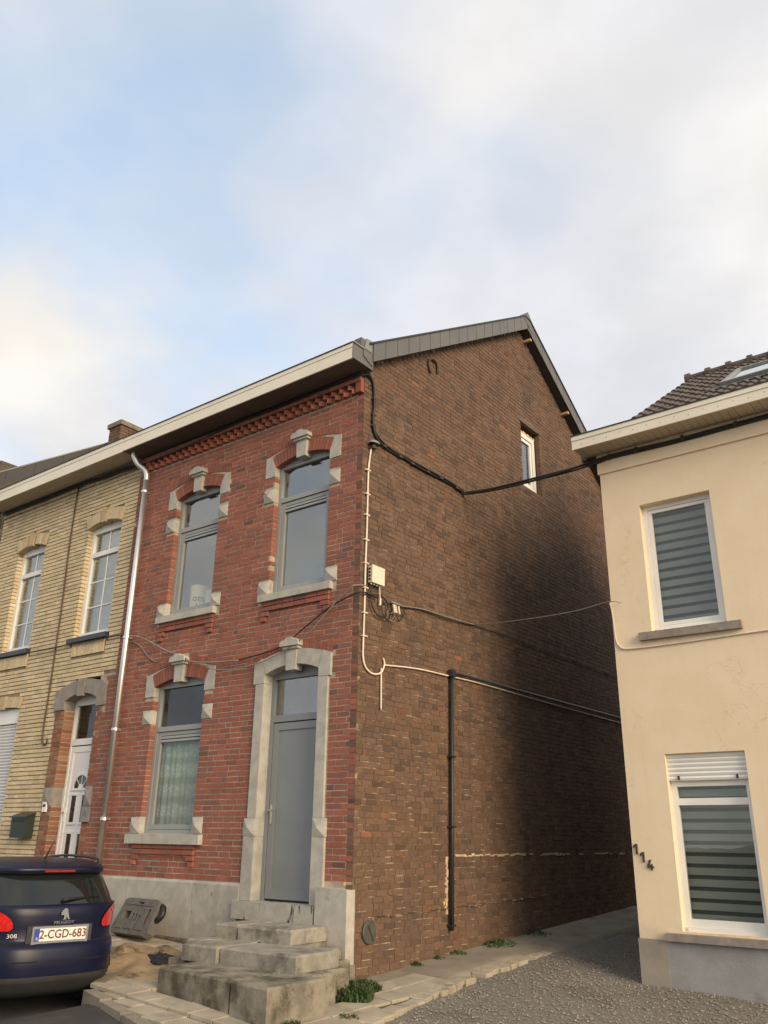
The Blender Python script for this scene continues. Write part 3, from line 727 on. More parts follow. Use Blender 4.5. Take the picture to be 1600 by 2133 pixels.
# --- gutter box along the eaves
GUT = bpy.data.objects.new('gutter', None); COL.objects.link(GUT); attach(GUT, HOUSE); BASE[GUT.name] = Vector((0,0,0)); GUT['label'] = 'cream white boxed gutter with a dark end cap'
m = MB(); box(m, -4.94, 0.14, -0.445, -0.425, 7.555, 7.725); box(m, -4.94, 0.14, -0.452, -0.425, 7.728, 7.79); m.build('fascia', 'fascia', GUT)
m = MB(); box(m, -4.94, 0.15, -0.462, -0.42, 7.79, 7.808); box(m, -4.94, 0.14, -0.42, -0.1, 7.77, 7.785); m.build('gutter_rim', 'black_edge', GUT)
for i in range(5):
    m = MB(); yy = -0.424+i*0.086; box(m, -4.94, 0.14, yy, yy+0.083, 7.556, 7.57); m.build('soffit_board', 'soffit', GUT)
m = MB(); box(m, 0.14, 0.152, -0.448, 0.0, 7.557, 7.785); m.add([(0.153,-0.23,7.785),(0.153,-0.23,7.69),(0.153,-0.03,7.60),(0.153,-0.03,7.98),(0.165,-0.23,7.785),(0.165,-0.23,7.69),(0.165,-0.03,7.60),(0.165,-0.03,7.98)], BF); m.build('end_cap', 'zinc_dark', GUT)
m = MB(); box(m, 0.02, 0.150, -0.27, -0.035, 7.60, 7.97); m.build('return_box', 'zinc_dark', GUT)
m = MB(); box(m, 0.1, 0.168, -0.45, -0.07, 7.795, 7.812); m.add([(0.10,-0.22,7.80),(0.168,-0.22,7.80),(0.168,-0.05,7.80),(0.10,-0.05,7.80),(0.10,-0.17,7.99),(0.168,-0.17,7.99),(0.168,-0.05,8.0),(0.10,-0.05,8.0)], BF); m.build('flashing', 'zinc_grey', GUT)
# back of the house (closes the volume)
m = MB(); box(m, -4.96, -4.9, 0.2, GB, 0, 7.5); box(m, -4.9, -0.1, GB-0.1, GB-0.002, 0, 7.5); m.build('rear_wall', 'mortar_gable', HOUSE)

# ================================================================== YELLOW BRICK HOUSE
def sub(name, parent, label=None):
    o = bpy.data.objects.new(name, None); COL.objects.link(o); attach(o, parent); BASE[o.name] = Vector((0,0,0))
    if label: o['label'] = label
    return o
YH = thing('yellow_brick_house', 'yellow brick terraced house with a white door, left of the red house', 'house', (-7.2, 4.8, 0.4))
ry = random.Random(21)
def yel_col(s, z, r):
    k = r.random()
    c = (0.74, 0.60, 0.375) if k < 0.7 else ((0.67, 0.545, 0.345) if k < 0.92 else (0.78, 0.66, 0.45))
    f = r.uniform(0.9, 1.1); return tuple(q*f for q in c)
def or_col(s, z, r):
    k = r.random(); c = (0.33, 0.155, 0.085) if k < 0.6 else ((0.27, 0.115, 0.075) if k < 0.85 else (0.36, 0.21, 0.13))
    f = r.uniform(0.85, 1.12); return tuple(q*f for q in c)
OY1 = arch_poly(-6.31, -5.34, 4.56, 6.53, 0.08); OY2 = arch_poly(-8.60, -7.68, 4.56, 6.53, 0.08)
OYS = rect(-8.70, -7.66, 1.40, 3.50)
XL = -9.42
mb = MB()
yo = [(XL,0.2),(-6.5,0.2),(-6.5,3.86),(-4.97,3.86),(-4.97,7.57),(XL,7.57)]
hs = [grow(OY1,.008), grow(OY2,.008), grow(OYS,.008)]
panel(mb, FRONT, yo, hs, -0.012)
for h in hs: reveal(mb, FRONT, h, -0.012, -0.16)
yw = mb.build('front_wall', 'mortar_yel', YH, normals=False)
exY = [OY1, OY2, OYS, rect(-6.5,-4.9,-1,3.30), [(-6.56,3.30),(-5.0,3.30),(-5.0,3.86),(-5.25,3.86),(-5.6,3.80),(-5.85,3.81),(-6.2,3.76),(-6.56,3.66)]]
for c in (-5.825, -8.14):
    exY += [[(c-0.49,6.53),(c+0.49,6.53),(c+0.565,6.76),(c,6.85),(c-0.565,6.76)], rect(c-0.54,c+0.54,4.455,4.56), rect(c-0.48,c+0.48,4.235,4.46)]
exY += [[(-8.7,3.50),(-7.66,3.50),(-7.56,3.69),(-8.15,3.76),(-8.8,3.69)], rect(XL-1,-4.97,7.42,9)]
py_ = lay(XL, -4.97, 0.5, 7.43, 0.0712, 0.006, 0.215, exY, ry, raked=0.016)
brickwork(py_, FRONT, yel_col, 'yel', 'yel1', yw, -0.10, 0.0, ry, jit=0.002)
# soldier course under the eaves
sm = 0
x = -4.975
while x > XL:
    m = MB(); m.cur = yel_col(0,0,ry); fbox(m, FRONT, x-0.062, x, 7.425, 7.56, -0.05, 0.006); m.build('soldier_brick', 'yel', yw); x -= 0.07
def ylintel(parent, c, h, zs, rise, top, n=14):
    zi = lambda s: zs+rise*(1-min(1,abs((s-c)/h))**2)
    zo = lambda s: zs+top+rise*0.6*(1-min(1.15,abs((s-c)/h))**2)
    voussoirs(parent, c-h, c+h, zi, zo, n, (c-0.07, c+0.07), colf=lambda s,z,r: tuple(q*0.93 for q in yel_col(s,z,r)), mat='yel', d1=0.035, fan=0.16, rngv=ry)
    m = MB(); fprism(m, FRONT, [(c-0.065,zs+rise-.03),(c+0.065,zs+rise-.03),(c+0.085,zs+top+rise*.6+.02),(c-0.085,zs+top+rise*.6+.02)], -0.09, 0.05); m.build('keystone', MT['yel_stone'], parent)
MT['yel_stone'] = M('ochre_stone', (0.46, 0.36, 0.21), 0.85, 0.12, 6, 0.3, 60)
def white_window(label, xl, xr):
    w = sub('window', YH, label); fd = -0.10
    a, b, z0, z1, zt = xl-0.02, xr+0.02, 4.555, 6.66, 6.02
    m = MB()
    for q in ((a,a+0.09,z0,z1),(b-0.09,b,z0,z1)): fbox(m, FRONT, *q, fd-0.07, fd)
    for i, q in enumerate(((a+0.09,b-0.09,z0,z0+0.10),(a+0.09,b-0.09,6.46,z1),(a+0.09,b-0.09,zt,zt+0.085))): fbox(m, FRONT, *q, fd-0.07, fd-0.002-i*.001)
    m.build('frame', 'white_pvc', w)
    c = (a+b)/2
    g0, g1 = a+0.085, b-0.085
    m = MB(); fbox(m, FRONT, g0, g1, z0+0.095, zt+0.005, fd-0.05, fd-0.045); m.build('pane', 'glass', w)
    m = MB(); fbox(m, FRONT, g0, g1, zt+0.08, 6.47, fd-0.05, fd-0.045); m.build('pane', 'glass', w)
    for q in ((c-.011,c+.011,z0+0.1,zt),(c-.011,c+.011,zt+0.085,6.46)):
        m = MB(); fbox(m, FRONT, *q, fd-0.044, fd-0.034); m.build('glazing_bar', 'white_pvc', w)
    for zz in (z0+0.1+0.453, z0+0.1+0.906):
        m = MB(); fbox(m, FRONT, g0, g1, zz-.011, zz+.011, fd-0.0445, fd-0.0335); m.build('glazing_bar', 'white_pvc', w)
    m = MB()
    for i in range(7):
        zz = 4.62+i*0.27; fbox(m, FRONT, g0-0.03, g1+0.03, zz, zz+0.262, fd-0.20-0.012*(i%2), fd-0.19-0.012*(i%2))
    m.build('inner_blind', M('pale_blind', (0.52, 0.49, 0.44), 0.9), w)
    m = MB(); fbox(m, FRONT, xl-0.10, xr+0.03, 4.475, 4.553, -0.12, 0.06); m.build('sill', 'slate_sill', w)
    x = xl+0.02
    while x < xr-0.05:
        m = MB(); m.cur = yel_col(0,0,ry); fbox(m, FRONT, x, x+0.062, 4.24, 4.455, -0.09, 0.012); m.build('soldier_brick', 'yel', w); x += 0.07
    m = MB(); room(m, FRONT, a-0.2, b+0.2, z0-0.1, z1+0.1, fd-0.09, fd-1.2, hole=(a+.03,b-.03,z0+.03,z1-.03)); m.build('room_lining', 'room', w, normals=False)
    ylintel(w, (xl+xr)/2, (xr-xl)/2, 6.53, 0.08, 0.235)
white_window('white barred upper window beside the zinc downpipe', -6.31, -5.34)
white_window('white barred upper window at the left edge', -8.60, -7.68)
# shuttered window
w = sub('shuttered_window', YH, 'ground-floor window closed by a pale roller shutter')
ylintel(w, -8.18, 0.52, 3.50, 0.03, 0.19)
m = MB(); fbox(m, FRONT, -8.72, -7.65, 3.25, 3.52, -0.13, -0.05); m.build('shutter_box', 'white_pvc', w)
for i in range(35):
    m = MB(); zz = 3.238-i*0.053; fprism(m, lambda s, z, d: FRONT(d, z, s), [(-0.10,zz-0.05),(-0.078,zz-0.05),(-0.07,zz-0.026),(-0.078,zz-.001),(-0.10,zz-.001)], -8.71, -7.66, back=True); m.build('shutter_slat', MT.setdefault('shutter', M('pale_shutter', (0.60, 0.60, 0.585), 0.5, 0.03)), w)
# door with orange brick jambs and stone hood
jw = sub('door_jamb_brickwork', YH, 'orange brick piers beside the white door')
m = MB(); fbox(m, FRONT, -6.5, -6.245, 0.2, 3.37, -0.2, -0.008); fbox(m, FRONT, -5.362, -5.20, 0.2, 3.37, -0.2, -0.012); m.build('mortar_bed', 'mortar', jw)
pj = lay(-6.495, -6.24, 0.5, 3.36, 0.0712, 0.011, 0.2045, [rect(-6.495,-6.24,1.85,2.14)], ry); brickwork(pj, FRONT, or_col, 'red', 'red1', jw, -0.19, 0.004, ry)
pj = lay(-5.36, -5.21, 0.5, 3.36, 0.0712, 0.011, 0.155, [rect(-5.36,-5.21,1.85,2.14)], ry); brickwork(pj, FRONT, or_col, 'red', 'red1', jw, -0.19, 0.003, ry)
for a, b in ((-6.495,-6.24),(-5.36,-5.18)): stone_part('pointed_block', lambda m: pyramid(m, FRONT, a, b, 1.853, 2.138, -0.18, 0.012, 0.05), jw, 'dk_stone')
m = MB(); prof = [(-6.24,3.36),(-6.24,3.50)]+[(-6.24+0.88*i/8, 3.50+0.10*(1-((i-4)/4)**2)) for i in range(1,8)]+[(-5.36,3.50),(-5.36,3.36),(-5.14,3.36),(-5.14,3.68),(-5.28,3.76),(-5.55,3.81),(-5.80,3.825),(-6.05,3.81),(-6.35,3.74),(-6.55,3.66),(-6.52,3.36)]
fprism(m, FRONT, prof, -0.18, 0.03); m.build('door_hood', 'dk_stone', YH)
m = MB(); fprism(m, FRONT, [(-5.89,3.55),(-5.73,3.55),(-5.71,3.83),(-5.91,3.83)], 0.0, 0.05); m.build('hood_keystone', 'dk_stone', YH)
YD = sub('front_door', YH, 'white panelled door with a fan-shaped light'); fd = -0.19
m = MB()
fbox(m, FRONT, -6.30, -6.20, 0.45, 3.62, fd-0.07, fd); fbox(m, FRONT, -5.42, -5.32, 0.45, 3.62, fd-0.07, fd); fbox(m, FRONT, -6.20, -5.42, 2.80, 2.90, fd-0.07, fd-.001); fbox(m, FRONT, -6.20, -5.42, 3.44, 3.62, fd-0.07, fd-.002)
m.build('frame', 'white_door', YD)
m = MB(); fbox(m, FRONT, -6.19, -5.43, 0.48, 2.785, fd-0.06, fd-0.03)
for q in ((-6.185,-6.13,0.5,2.78),(-5.49,-5.435,0.5,2.78),(-6.13,-5.49,2.69,2.78)): fbox(m, FRONT, *q, fd-0.03, fd-0.015-(.001 if q[1]-q[0]>.2 else 0))
m.build('door_leaf', 'white_door', YD)
c = -5.81
def halfring(m, r0, r1, z0, d0, d1, n=14):
    for i in range(n):
        t0, t1 = math.pi*i/n, math.pi*(i+1)/n
        fprism(m, FRONT, [(c+r0*math.cos(t0),z0+r0*math.sin(t0)),(c+r1*math.cos(t0),z0+r1*math.sin(t0)),(c+r1*math.cos(t1),z0+r1*math.sin(t1)),(c+r0*math.cos(t1),z0+r0*math.sin(t1))], d0, d1, back=True)
m = MB(); halfring(m, 0.20, 0.235, 2.13, fd-0.03, fd-0.008); fbox(m, FRONT, c-0.26, c+0.26, 2.095, 2.13, fd-0.03, fd-0.006); halfring(m, 0.0, 0.065, 2.13, fd-0.03, fd-0.009, 8); m.build('fanlight_moulding', 'white_door', YD)
m = MB(); halfring(m, 0.066, 0.199, 2.131, fd-0.032, fd-0.026); m.build('fanlight_pane', 'glass_dark' if 'glass_dark' in MT else MT.setdefault('glass_dark', M('dark_glass', (0.02, 0.022, 0.022), 0.08, 0.1, spec=0.7)), YD)
for k in (45, 90, 135):
    m = MB(); ca, sa = math.cos(R(k)), math.sin(R(k)); fprism(m, FRONT, [(c+.06*ca-.006*sa,2.13+.06*sa+.006*ca),(c+.06*ca+.006*sa,2.13+.06*sa-.006*ca),(c+.2*ca+.006*sa,2.13+.2*sa-.006*ca),(c+.2*ca-.006*sa,2.13+.2*sa+.006*ca)], fd-0.03, fd-0.02, back=True); m.build('fanlight_bar', 'white_door', YD)
for z0, z1 in ((1.62,2.02),(0.98,1.45)):
    for s0 in (-6.03,-5.73):
        m = MB(); fbox(m, FRONT, s0, s0+0.14, z0, z1, fd-0.032, fd-0.024); m.build('door_pane', 'glass_dark', YD)
        m = MB(); fbox(m, FRONT, s0-0.04, s0+0.18, z1, z1+0.035, fd-0.03, fd-0.007); fbox(m, FRONT, s0-0.04, s0+0.18, z0-0.035, z0, fd-0.03, fd-0.007); fbox(m, FRONT, s0-0.03, s0, z0, z1, fd-0.03, fd-0.011); fbox(m, FRONT, s0+0.14, s0+0.17, z0, z1, fd-0.03, fd-0.011); m.build('panel_moulding', 'white_door', YD)
m = MB(); fbox(m, FRONT, -6.205, -5.415, 2.895, 3.445, fd-0.05, fd-0.045); m.build('pane', 'glass_low', YD)
m = MB(); tube(m, [FRONT(-6.165,1.78,fd-.02),FRONT(-6.165,1.78,fd+.03),FRONT(-6.08,1.78,fd+.035)], 0.011); fbox(m, FRONT, -6.18, -6.15, 1.62, 1.84, fd-.016, fd-.008); m.build('handle', 'white_pvc', YD)
m = MB(); room(m, FRONT, -6.5, -5.2, 0.4, 3.9, fd-0.09, fd-1.2, hole=(-6.22,-5.4,0.5,3.55)); m.build('room_lining', 'room', YD, normals=False)
# gutter, roof, chimney
GY = sub('gutter', YH, 'cream white boxed gutter')
m = MB(); box(m, XL, -4.955, -0.445, -0.425, 7.545, 7.725); box(m, XL, -4.955, -0.452, -0.425, 7.728, 7.795); m.build('fascia', 'fascia', GY)
m = MB(); box(m, XL, -4.955, -0.462, -0.42, 7.795, 7.813); m.build('gutter_rim', 'black_edge', GY)
for i in range(5):
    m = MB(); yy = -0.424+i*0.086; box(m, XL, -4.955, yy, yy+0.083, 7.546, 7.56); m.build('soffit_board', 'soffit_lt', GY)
m = MB(); m.add([(XL,-0.4,7.78),(-4.97,-0.4,7.78),(-4.97,RIDGE,9.6),(XL,RIDGE,9.6),(XL,-0.4,7.68),(-4.97,-0.4,7.68),(-4.97,RIDGE,9.5),(XL,RIDGE,9.5),(XL,GB,7.7),(-4.97,GB,7.7)], [(0,1,2,3),(4,7,6,5),(0,4,5,1),(3,2,9,8),(0,3,7,4),(1,5,6,2)])
yr = m.build('roof', 'tile_roof', YH)
for i in range(14):
    for j in range(3):
        m = MB(); x0 = XL+0.04+i*0.3; y0 = -0.38+j*0.3; zz = 7.80+(y0+.4)*0.353
        P = []
        for q in range(7):
            t = q/6; hh = 0.035*math.sin(t*math.pi*2)+0.035
            P += [(x0+0.31*t,y0,zz+hh+.025),(x0+0.31*t,y0+0.33,zz+hh+.105),(x0+0.31*t,y0,zz+hh)]
        m.add(P, [(3*q,3*q+3,3*q+4,3*q+1) for q in range(6)]+[(3*q,3*q+2,3*q+5,3*q+3) for q in range(6)]); m.build('roof_tile', 'tile_roof', yr, normals=False)
# chimney
ch = sub('chimney', YH, 'weathered brown brick chimney behind the gutter')
m = MB(); box(m, -9.14, -8.72, 1.93, 2.85, 8.4, 10.17); m.build('mortar_bed', 'mortar_gable', ch)
rc = random.Random(4)
for fr_, s0, s1 in ((lambda s,z,d: (s,1.93-d,z), -9.14, -8.72), (lambda s,z,d: (-8.72+d,s,z), 1.93, 2.85)):
    pc = lay(s0, s1, 9.2, 10.19, 0.075, 0.012, 0.205, [], rc); brickwork(pc, fr_, lambda s,z,r: tuple(q*1.1 for q in brown_col(s,z,r)), 'brown', 'brown1', ch, -0.05, 0.012, rc, limit=60)
m = MB(); box(m, -9.19, -8.67, 1.88, 2.90, 10.17, 10.28); m.build('chimney_cap', M('chimney_cap_stone', (0.20, 0.165, 0.125), 0.9, 0.25, 10, 0.5, 40), ch)
m = MB(); box(m, -9.17, -8.69, 1.90, 2.88, 9.55, 9.72); m.build('lead_flashing', 'zinc_grey', ch)

# ================================================================== HOUSE BEYOND, only its black verge shows
NH = thing('neighbour_house', 'terraced house at far left showing only its black clad roof verge', 'house', (-11.5, 4.8, 0.5))
m = MB(); box(m, -13.4, -9.43, 0.0, GB, 0.3, 7.6); m.build('wall', 'mortar_gable', NH)
m = MB(); m.add([(-13.4,-0.35,7.9),(-9.41,-0.35,7.9),(-9.41,RIDGE,11.2),(-13.4,RIDGE,11.2),(-13.4,GB,7.9),(-9.41,GB,7.9)], [(0,1,2,3),(3,2,5,4),(1,5,2),(0,3,4)]); nr = m.build('roof', 'slate', NH)
k = 0; y = -0.75
while y < 3.6:
    a, b = 8.10+0.672*(y+0.24), 8.10+0.672*(y+0.24+0.59)
    m = MB(); m.add([(-9.42,y,a),(-9.42,y+.59,b),(-9.42,y+.59,b+.29),(-9.42,y,a+.29),(-9.40,y,a),(-9.40,y+.59,b),(-9.40,y+.59,b+.29),(-9.40,y,a+.29)], BF); m.build('verge_panel', 'zinc_dark2', nr); y += 0.6
m = MB(); a, b = 8.39+.672*(-0.75+.24), 8.39+.672*(3.6+.24)
m.add([(-9.46,-0.75,a),(-9.39,-0.75,a),(-9.39,3.6,b),(-9.46,3.6,b),(-9.46,-0.75,a+.03),(-9.39,-0.75,a+.03),(-9.39,3.6,b+.03),(-9.46,3.6,b+.03)], BF); m.build('verge_trim', 'zinc_grey', nr)
m = MB(); box(m, -12.6, -11.9, 0.9, 1.6, 8.5, 9.75); m.build('chimney', M('sooty_chimney_stone', (0.09, 0.075, 0.055), 0.95, 0.3, 8, 0.5, 30), NH)

# ================================================================== CREAM HOUSE
CH = thing('cream_house', 'cream rendered house with grey plinth and striped blinds, right edge', 'house', (5.5, 6.0, -0.2))
X0, X1 = 2.27, 8.5
OCU = rect(2.79, 3.74, 4.0, 5.755); OCL = rect(2.79, 3.74, 0.49, 2.46)
m = MB(); panel(m, CREAM, [(X0,0.37),(X1,0.37),(X1,6.34),(X0,6.34)], [OCU, OCL], 0.0)
for h in (OCU, OCL): reveal(m, CREAM, h, 0.0, -0.22)
m.add([(X1,2.6,-0.6),(X1,9,-0.6),(X1,9,6.8),(X1,2.6,6.8),(X0,9,-.3),(X0,9,6.8)], [(0,1,2,3),(1,4,5,2)])
m.build('wall', 'cream', CH, normals=False)
m = MB(); m.add([(X0,2.6,-0.3),(X0,9.0,-0.3),(X0,9.0,6.8),(X0,5.6,6.82),(X0,2.6,6.8)], [(0,1,2,3,4)]); m.build('side_wall', M('dark_low_bounce_wall', (0.07, 0.055, 0.045), 0.95, 0.3, 4, 0.4, 40), CH, normals=False)  # unseen alley face, coloured dark to cut light bounced onto the gable
m = MB(); fbox(m, CREAM, X0-0.02, X1, 6.34, 6.78, -0.05, 0.028); m.build('eaves_band', 'cream', CH)
m = MB(); fbox(m, CREAM, 2.60, X1, -0.6, 0.385, -0.05, 0.02); m.build('plinth', 'cream_plinth', CH)
m = MB(); fbox(m, CREAM, X0-0.012, 2.60, -0.5, 0.388, -0.05, 0.024); m.build('plinth_corner', 'beige_plinth', CH)
MT['blind'] = M('grey_green_blind', (0.28, 0.285, 0.25), 0.8, 0.06, 3); MT['blind_dk'] = M('dark_blind_gauze', (0.05, 0.052, 0.045), 0.8)
def cream_window(label, xl, xr, z0, z1, lower):
    w = sub('window', CH, label); fd = -0.11
    a, b = xl-0.01, xr+0.01
    zt = 2.14 if lower else z1
    m = MB()
    fbox(m, CREAM, a, a+0.075, z0, zt+.03, fd-.07, fd); fbox(m, CREAM, b-0.075, b, z0, zt+.03, fd-.07, fd)
    fbox(m, CREAM, a+.075, b-.075, z0, z0+(0.13 if lower else 0.075), fd-.07, fd-.001); fbox(m, CREAM, a+.075, b-.075, zt-.06, zt+.03, fd-.07, fd-.002)
    if lower: fbox(m, CREAM, a+.075, b-.075, 1.865, 1.945, fd-.07, fd-.003)
    m.build('frame', 'white_pvc', w)
    m = MB(); fbox(m, CREAM, a+.05, b-.05, z0-0.0, z0+0.045, fd, fd+.03); m.build('drip_rail', 'white_pvc', w)
    if not lower:
        m = MB()
        fbox(m, CREAM, a+.078, a+.125, z0+.08, zt-.065, fd-.06, fd-.012); fbox(m, CREAM, b-.125, b-.078, z0+.08, zt-.065, fd-.06, fd-.012); fbox(m, CREAM, a+.125, b-.125, z0+.08, z0+.125, fd-.06, fd-.013); fbox(m, CREAM, a+.125, b-.125, zt-.11, zt-.065, fd-.06, fd-.013)
        m.build('sash', 'white_pvc', w)
    m = MB(); fbox(m, CREAM, a+.07, b-.07, z0+.06, zt-.05, fd-.045, fd-.04); m.build('pane', 'glass_low', w)
    zz = z0+.10; hB = 0.125 if lower else 0.128
    while zz < zt:
        m = MB(); fbox(m, CREAM, a+.03, b-.03, zz, min(zz+hB*0.64, zt+.05), fd-.10, fd-.095); m.build('blind_band', 'blind', w)
        zz += hB
    m = MB(); fbox(m, CREAM, a+.03, b-.03, z0+.05, zt+.05, fd-.118, fd-.113); m.build('blind_gauze', 'blind_dk', w)
    if lower:
        for i in range(6):
            m = MB(); q = 2.145+i*0.053; fprism(m, lambda s, z, d: CREAM(d, z, s), [(-.10,q),(-.055,q),(-.045,q+.026),(-.055,q+.05),(-.10,q+.05)], a+.01, b-.01, back=True); m.build('shutter_slat', 'white_pvc', w)
        for s in (a+.14, b-.14):
            m = MB(); fbox(m, CREAM, s-.012, s+.012, 2.155, 2.20, -.048, -.03); m.build('shutter_stop', 'rust', w)
        fs = MB(); fbox(fs, CREAM, xl-0.18, X1 if xl < 4 else xl-.17, 0.388, 0.468, -0.15, 0.09)
        if xl < 4: fs.build('sill', 'dk_stone', w)
    else:
        m = MB(); fbox(m, CREAM, xl-0.16, xr+0.18, 3.885, 3.985, -0.15, 0.07); m.build('sill', 'dk_stone', w)
    m = MB(); room(m, CREAM, a-.2, b+.2, z0-.1, z1+.1, fd-.16, fd-1.2); m.build('room_lining', 'room', w, normals=False)
cream_window('upper window with striped blind and white frame', 2.79, 3.74, 4.0, 5.755, False)
cream_window('ground-floor window with a half-raised shutter and striped blind', 2.79, 3.74, 0.49, 2.46, True)
GC = sub('gutter', CH, 'cream white boxed gutter with slatted soffit')
m = MB(); box(m, 2.06, X1, 2.185, 2.205, 6.635, 6.765); box(m, 2.06, X1, 2.175, 2.205, 6.768, 6.835); box(m, 2.06, 2.08, 2.205, 2.62, 6.637, 6.83); m.build('fascia', 'fascia', GC)
m = MB(); box(m, 2.05, X1, 2.165, 2.21, 6.835, 6.852); m.build('gutter_rim', 'black_edge', GC)
x = 2.08
while x < X1:
    m = MB(); box(m, x, min(x+0.094, X1), 2.206, 2.571, 6.638, 6.652); m.build('soffit_board', 'soffit_lt', GC); x += 0.1
m = MB(); box(m, 2.0, 2.09, 2.62, 8.9, 6.637, 6.83); box(m, 2.09, 2.265, 2.62, 8.9, 6.65, 6.80); m.build('side_eave', 'soffit', GC)
for i in range(18):
    m = MB(); xx = 2.2+i*0.19; zz = 6.69+(0.02 if i%2 else 0); box(m, xx, xx+.008, 2.181, 2.186, zz, zz+.009); m.build('fascia_nail', 'rust', GC)
m = MB(); box(m, 2.06, 2.9, 2.21, 5.4, 6.80, 6.83); m.build('flat_roof', 'zinc_dark2', CH)
# tiled roof
TP = 0.672; RY = 5.5
def tz(y): return 6.86+TP*(y-2.3)
m = MB(); m.add([(2.93,2.3,tz(2.3)-.05),(X1,2.3,tz(2.3)-.05),(X1,RY,tz(RY)-.05),(2.93,RY,tz(RY)-.05),(2.93,8.7,tz(2.3)-.05),(X1,8.7,tz(2.3)-.05)], [(0,1,2,3),(3,2,5,4),(0,3,4)])
cr = m.build('roof', 'slate', CH, normals=False)
# a shared interlocking tile: two rolls, rounded front edge
tm = MB(); P = []; n = 12; L_ = 0.345; W_ = 0.30
for q in range(n+1):
    t = q/n; hh = 0.028*(1+math.cos((t*2-0.5)*2*math.pi))*0.9
    P += [(W_*1.04*t,-0.02,hh-.022),(W_*1.04*t,-0.02,hh+.022),(W_*1.04*t,L_,hh+.004)]
tm.add(P, [(3*q,3*q+3,3*q+4,3*q+1) for q in range(n)]+[(3*q+1,3*q+4,3*q+5,3*q+2) for q in range(n)]+[(0,1,2),(3*n,3*n+2,3*n+1)])
to = tm.build('roof_tile', 'tile_roof', None, smooth=False, normals=False); tdat = to.data; bpy.data.objects.remove(to)
pit = math.atan(TP); rt = random.Random(2)
SKY = (3.92, 4.75, 3.25, 4.45)
for r_ in range(12):
    y0 = 2.32+r_*L_*math.cos(pit)*0.965
    if y0 > RY-0.1: break
    for c_ in range(18):
        x0 = 2.88+c_*W_
        if x0 > X1-.2: break
        if SKY[0]-.2 < x0 < SKY[1]-.05 and SKY[2]-.25 < y0 < SKY[3]: continue
        o = link('roof_tile', tdat, cr); o.location = (x0, y0, tz(y0)+.005+rt.uniform(-.003,.003)); o.rotation_euler = (pit-0.035, rt.uniform(-.01,.01), rt.uniform(-.012,.012))
for i in range(16):
    x0 = 2.86+i*0.35
    m = MB(); tube(m, [(x0,RY,tz(RY)+.0),(x0+.33,RY,tz(RY)+.0)], 0.11, 12); tube(m, [(x0-.03,RY,tz(RY)+.015),(x0+.05,RY,tz(RY)+.015)], 0.135, 12); m.build('ridge_tile', 'tile_roof', cr, smooth=False)
# roof window
sk = sub('roof_window', CH, 'open-framed roof window among the tiles')
def onroof(x, y, h): return (x-0, y-h*math.sin(pit), tz(y)+h*math.cos(pit))
def rbox(m, x0, x1, y0, y1, h0, h1): m.add([onroof(x0,y0,h0),onroof(x1,y0,h0),onroof(x1,y1,h0),onroof(x0,y1,h0),onroof(x0,y0,h1),onroof(x1,y0,h1),onroof(x1,y1,h1),onroof(x0,y1,h1)], BF)
m = MB(); a, b, c, d = SKY
rbox(m, a, a+.07, c, d, -.03, .09); rbox(m, b-.07, b, c, d, -.03, .09); rbox(m, a+.07, b-.07, c, c+.09, -.03, .088); rbox(m, a+.07, b-.07, d-.07, d, -.03, .088); m.build('frame', 'zinc_grey', sk)
m = MB(); rbox(m, a+.06, b-.06, c+.08, d-.06, .05, .06); m.build('pane', MT.setdefault('glass_sky', glass_mat('roof_glass', 0.55)), sk)
m = MB(); rbox(m, a+.05, b-.05, c+.05, d-.05, -.04, -.03); m.build('blind', 'soffit_lt', sk)
m = MB(); rbox(m, a-.25, b+.1, c-.22, c-.005, .03, .045); m.build('apron', 'black_edge', sk)
# house number
HN = thing('house_number', 'dark metal house number 114 stepping down beside the corner', 'house number', (2.42, 2.59, 1.28))
for ch_, s_, z_ in (('1',2.325,1.365),('1',2.402,1.275),('4',2.485,1.19)):
    m = MB(); gl = [[(-.006,-.058),(.016,-.058),(.016,.058),(-.004,.058),(-.036,.034),(-.036,.012),(-.006,.032)]] if ch_ == '1' else [[(.004,-.058),(.024,-.058),(.024,-.032),(.040,-.032),(.040,-.014),(.024,-.014),(.024,.010),(.004,.010),(.004,-.014),(-.018,-.014),(.014,.058),(-.008,.058),(-.042,-.014),(-.042,-.032),(.004,-.032)]]
    for g_ in gl: fprism(m, CREAM, [(s_+a, z_+b) for a, b in g_], 0.002, 0.02)
    m.build('digit', 'bronze', HN)

# ================================================================== GROUND
def st(o): o['kind'] = 'structure'; return o
ROADZ = -0.215
m = MB(); m.add([(-400,-400,-0.9),(400,-400,-0.9),(400,400,-0.9),(-400,400,-0.9)], [(0,1,2,3)]); st(m.build('ground', 'soil', normals=False))
KL = [(-40,-1.42),(-2.75,-1.42),(-1.95,-1.5),(-1.5,-2.33),(-1.1,-2.42),(0.1,-2.70),(1.15,-2.92),(1.6,-3.0)]
def ky(x):
    for (a, b), (c, d) in zip(KL, KL[1:]):
        if a <= x <= c: return b+(d-b)*(x-a)/(c-a)
    return KL[-1][1]
EL = [(-3.2,1.55),(-1.6,1.34),(-0.7,1.15),(0.3,0.97),(1.3,0.88),(2.5,0.84),(12,0.82)]
def ex(y):
    for (a, b), (c, d) in zip(EL, EL[1:]):
        if a <= y <= c: return b+(d-b)*(y-a)/(c-a)
    return EL[0][1] if y < EL[0][0] else EL[-1][1]
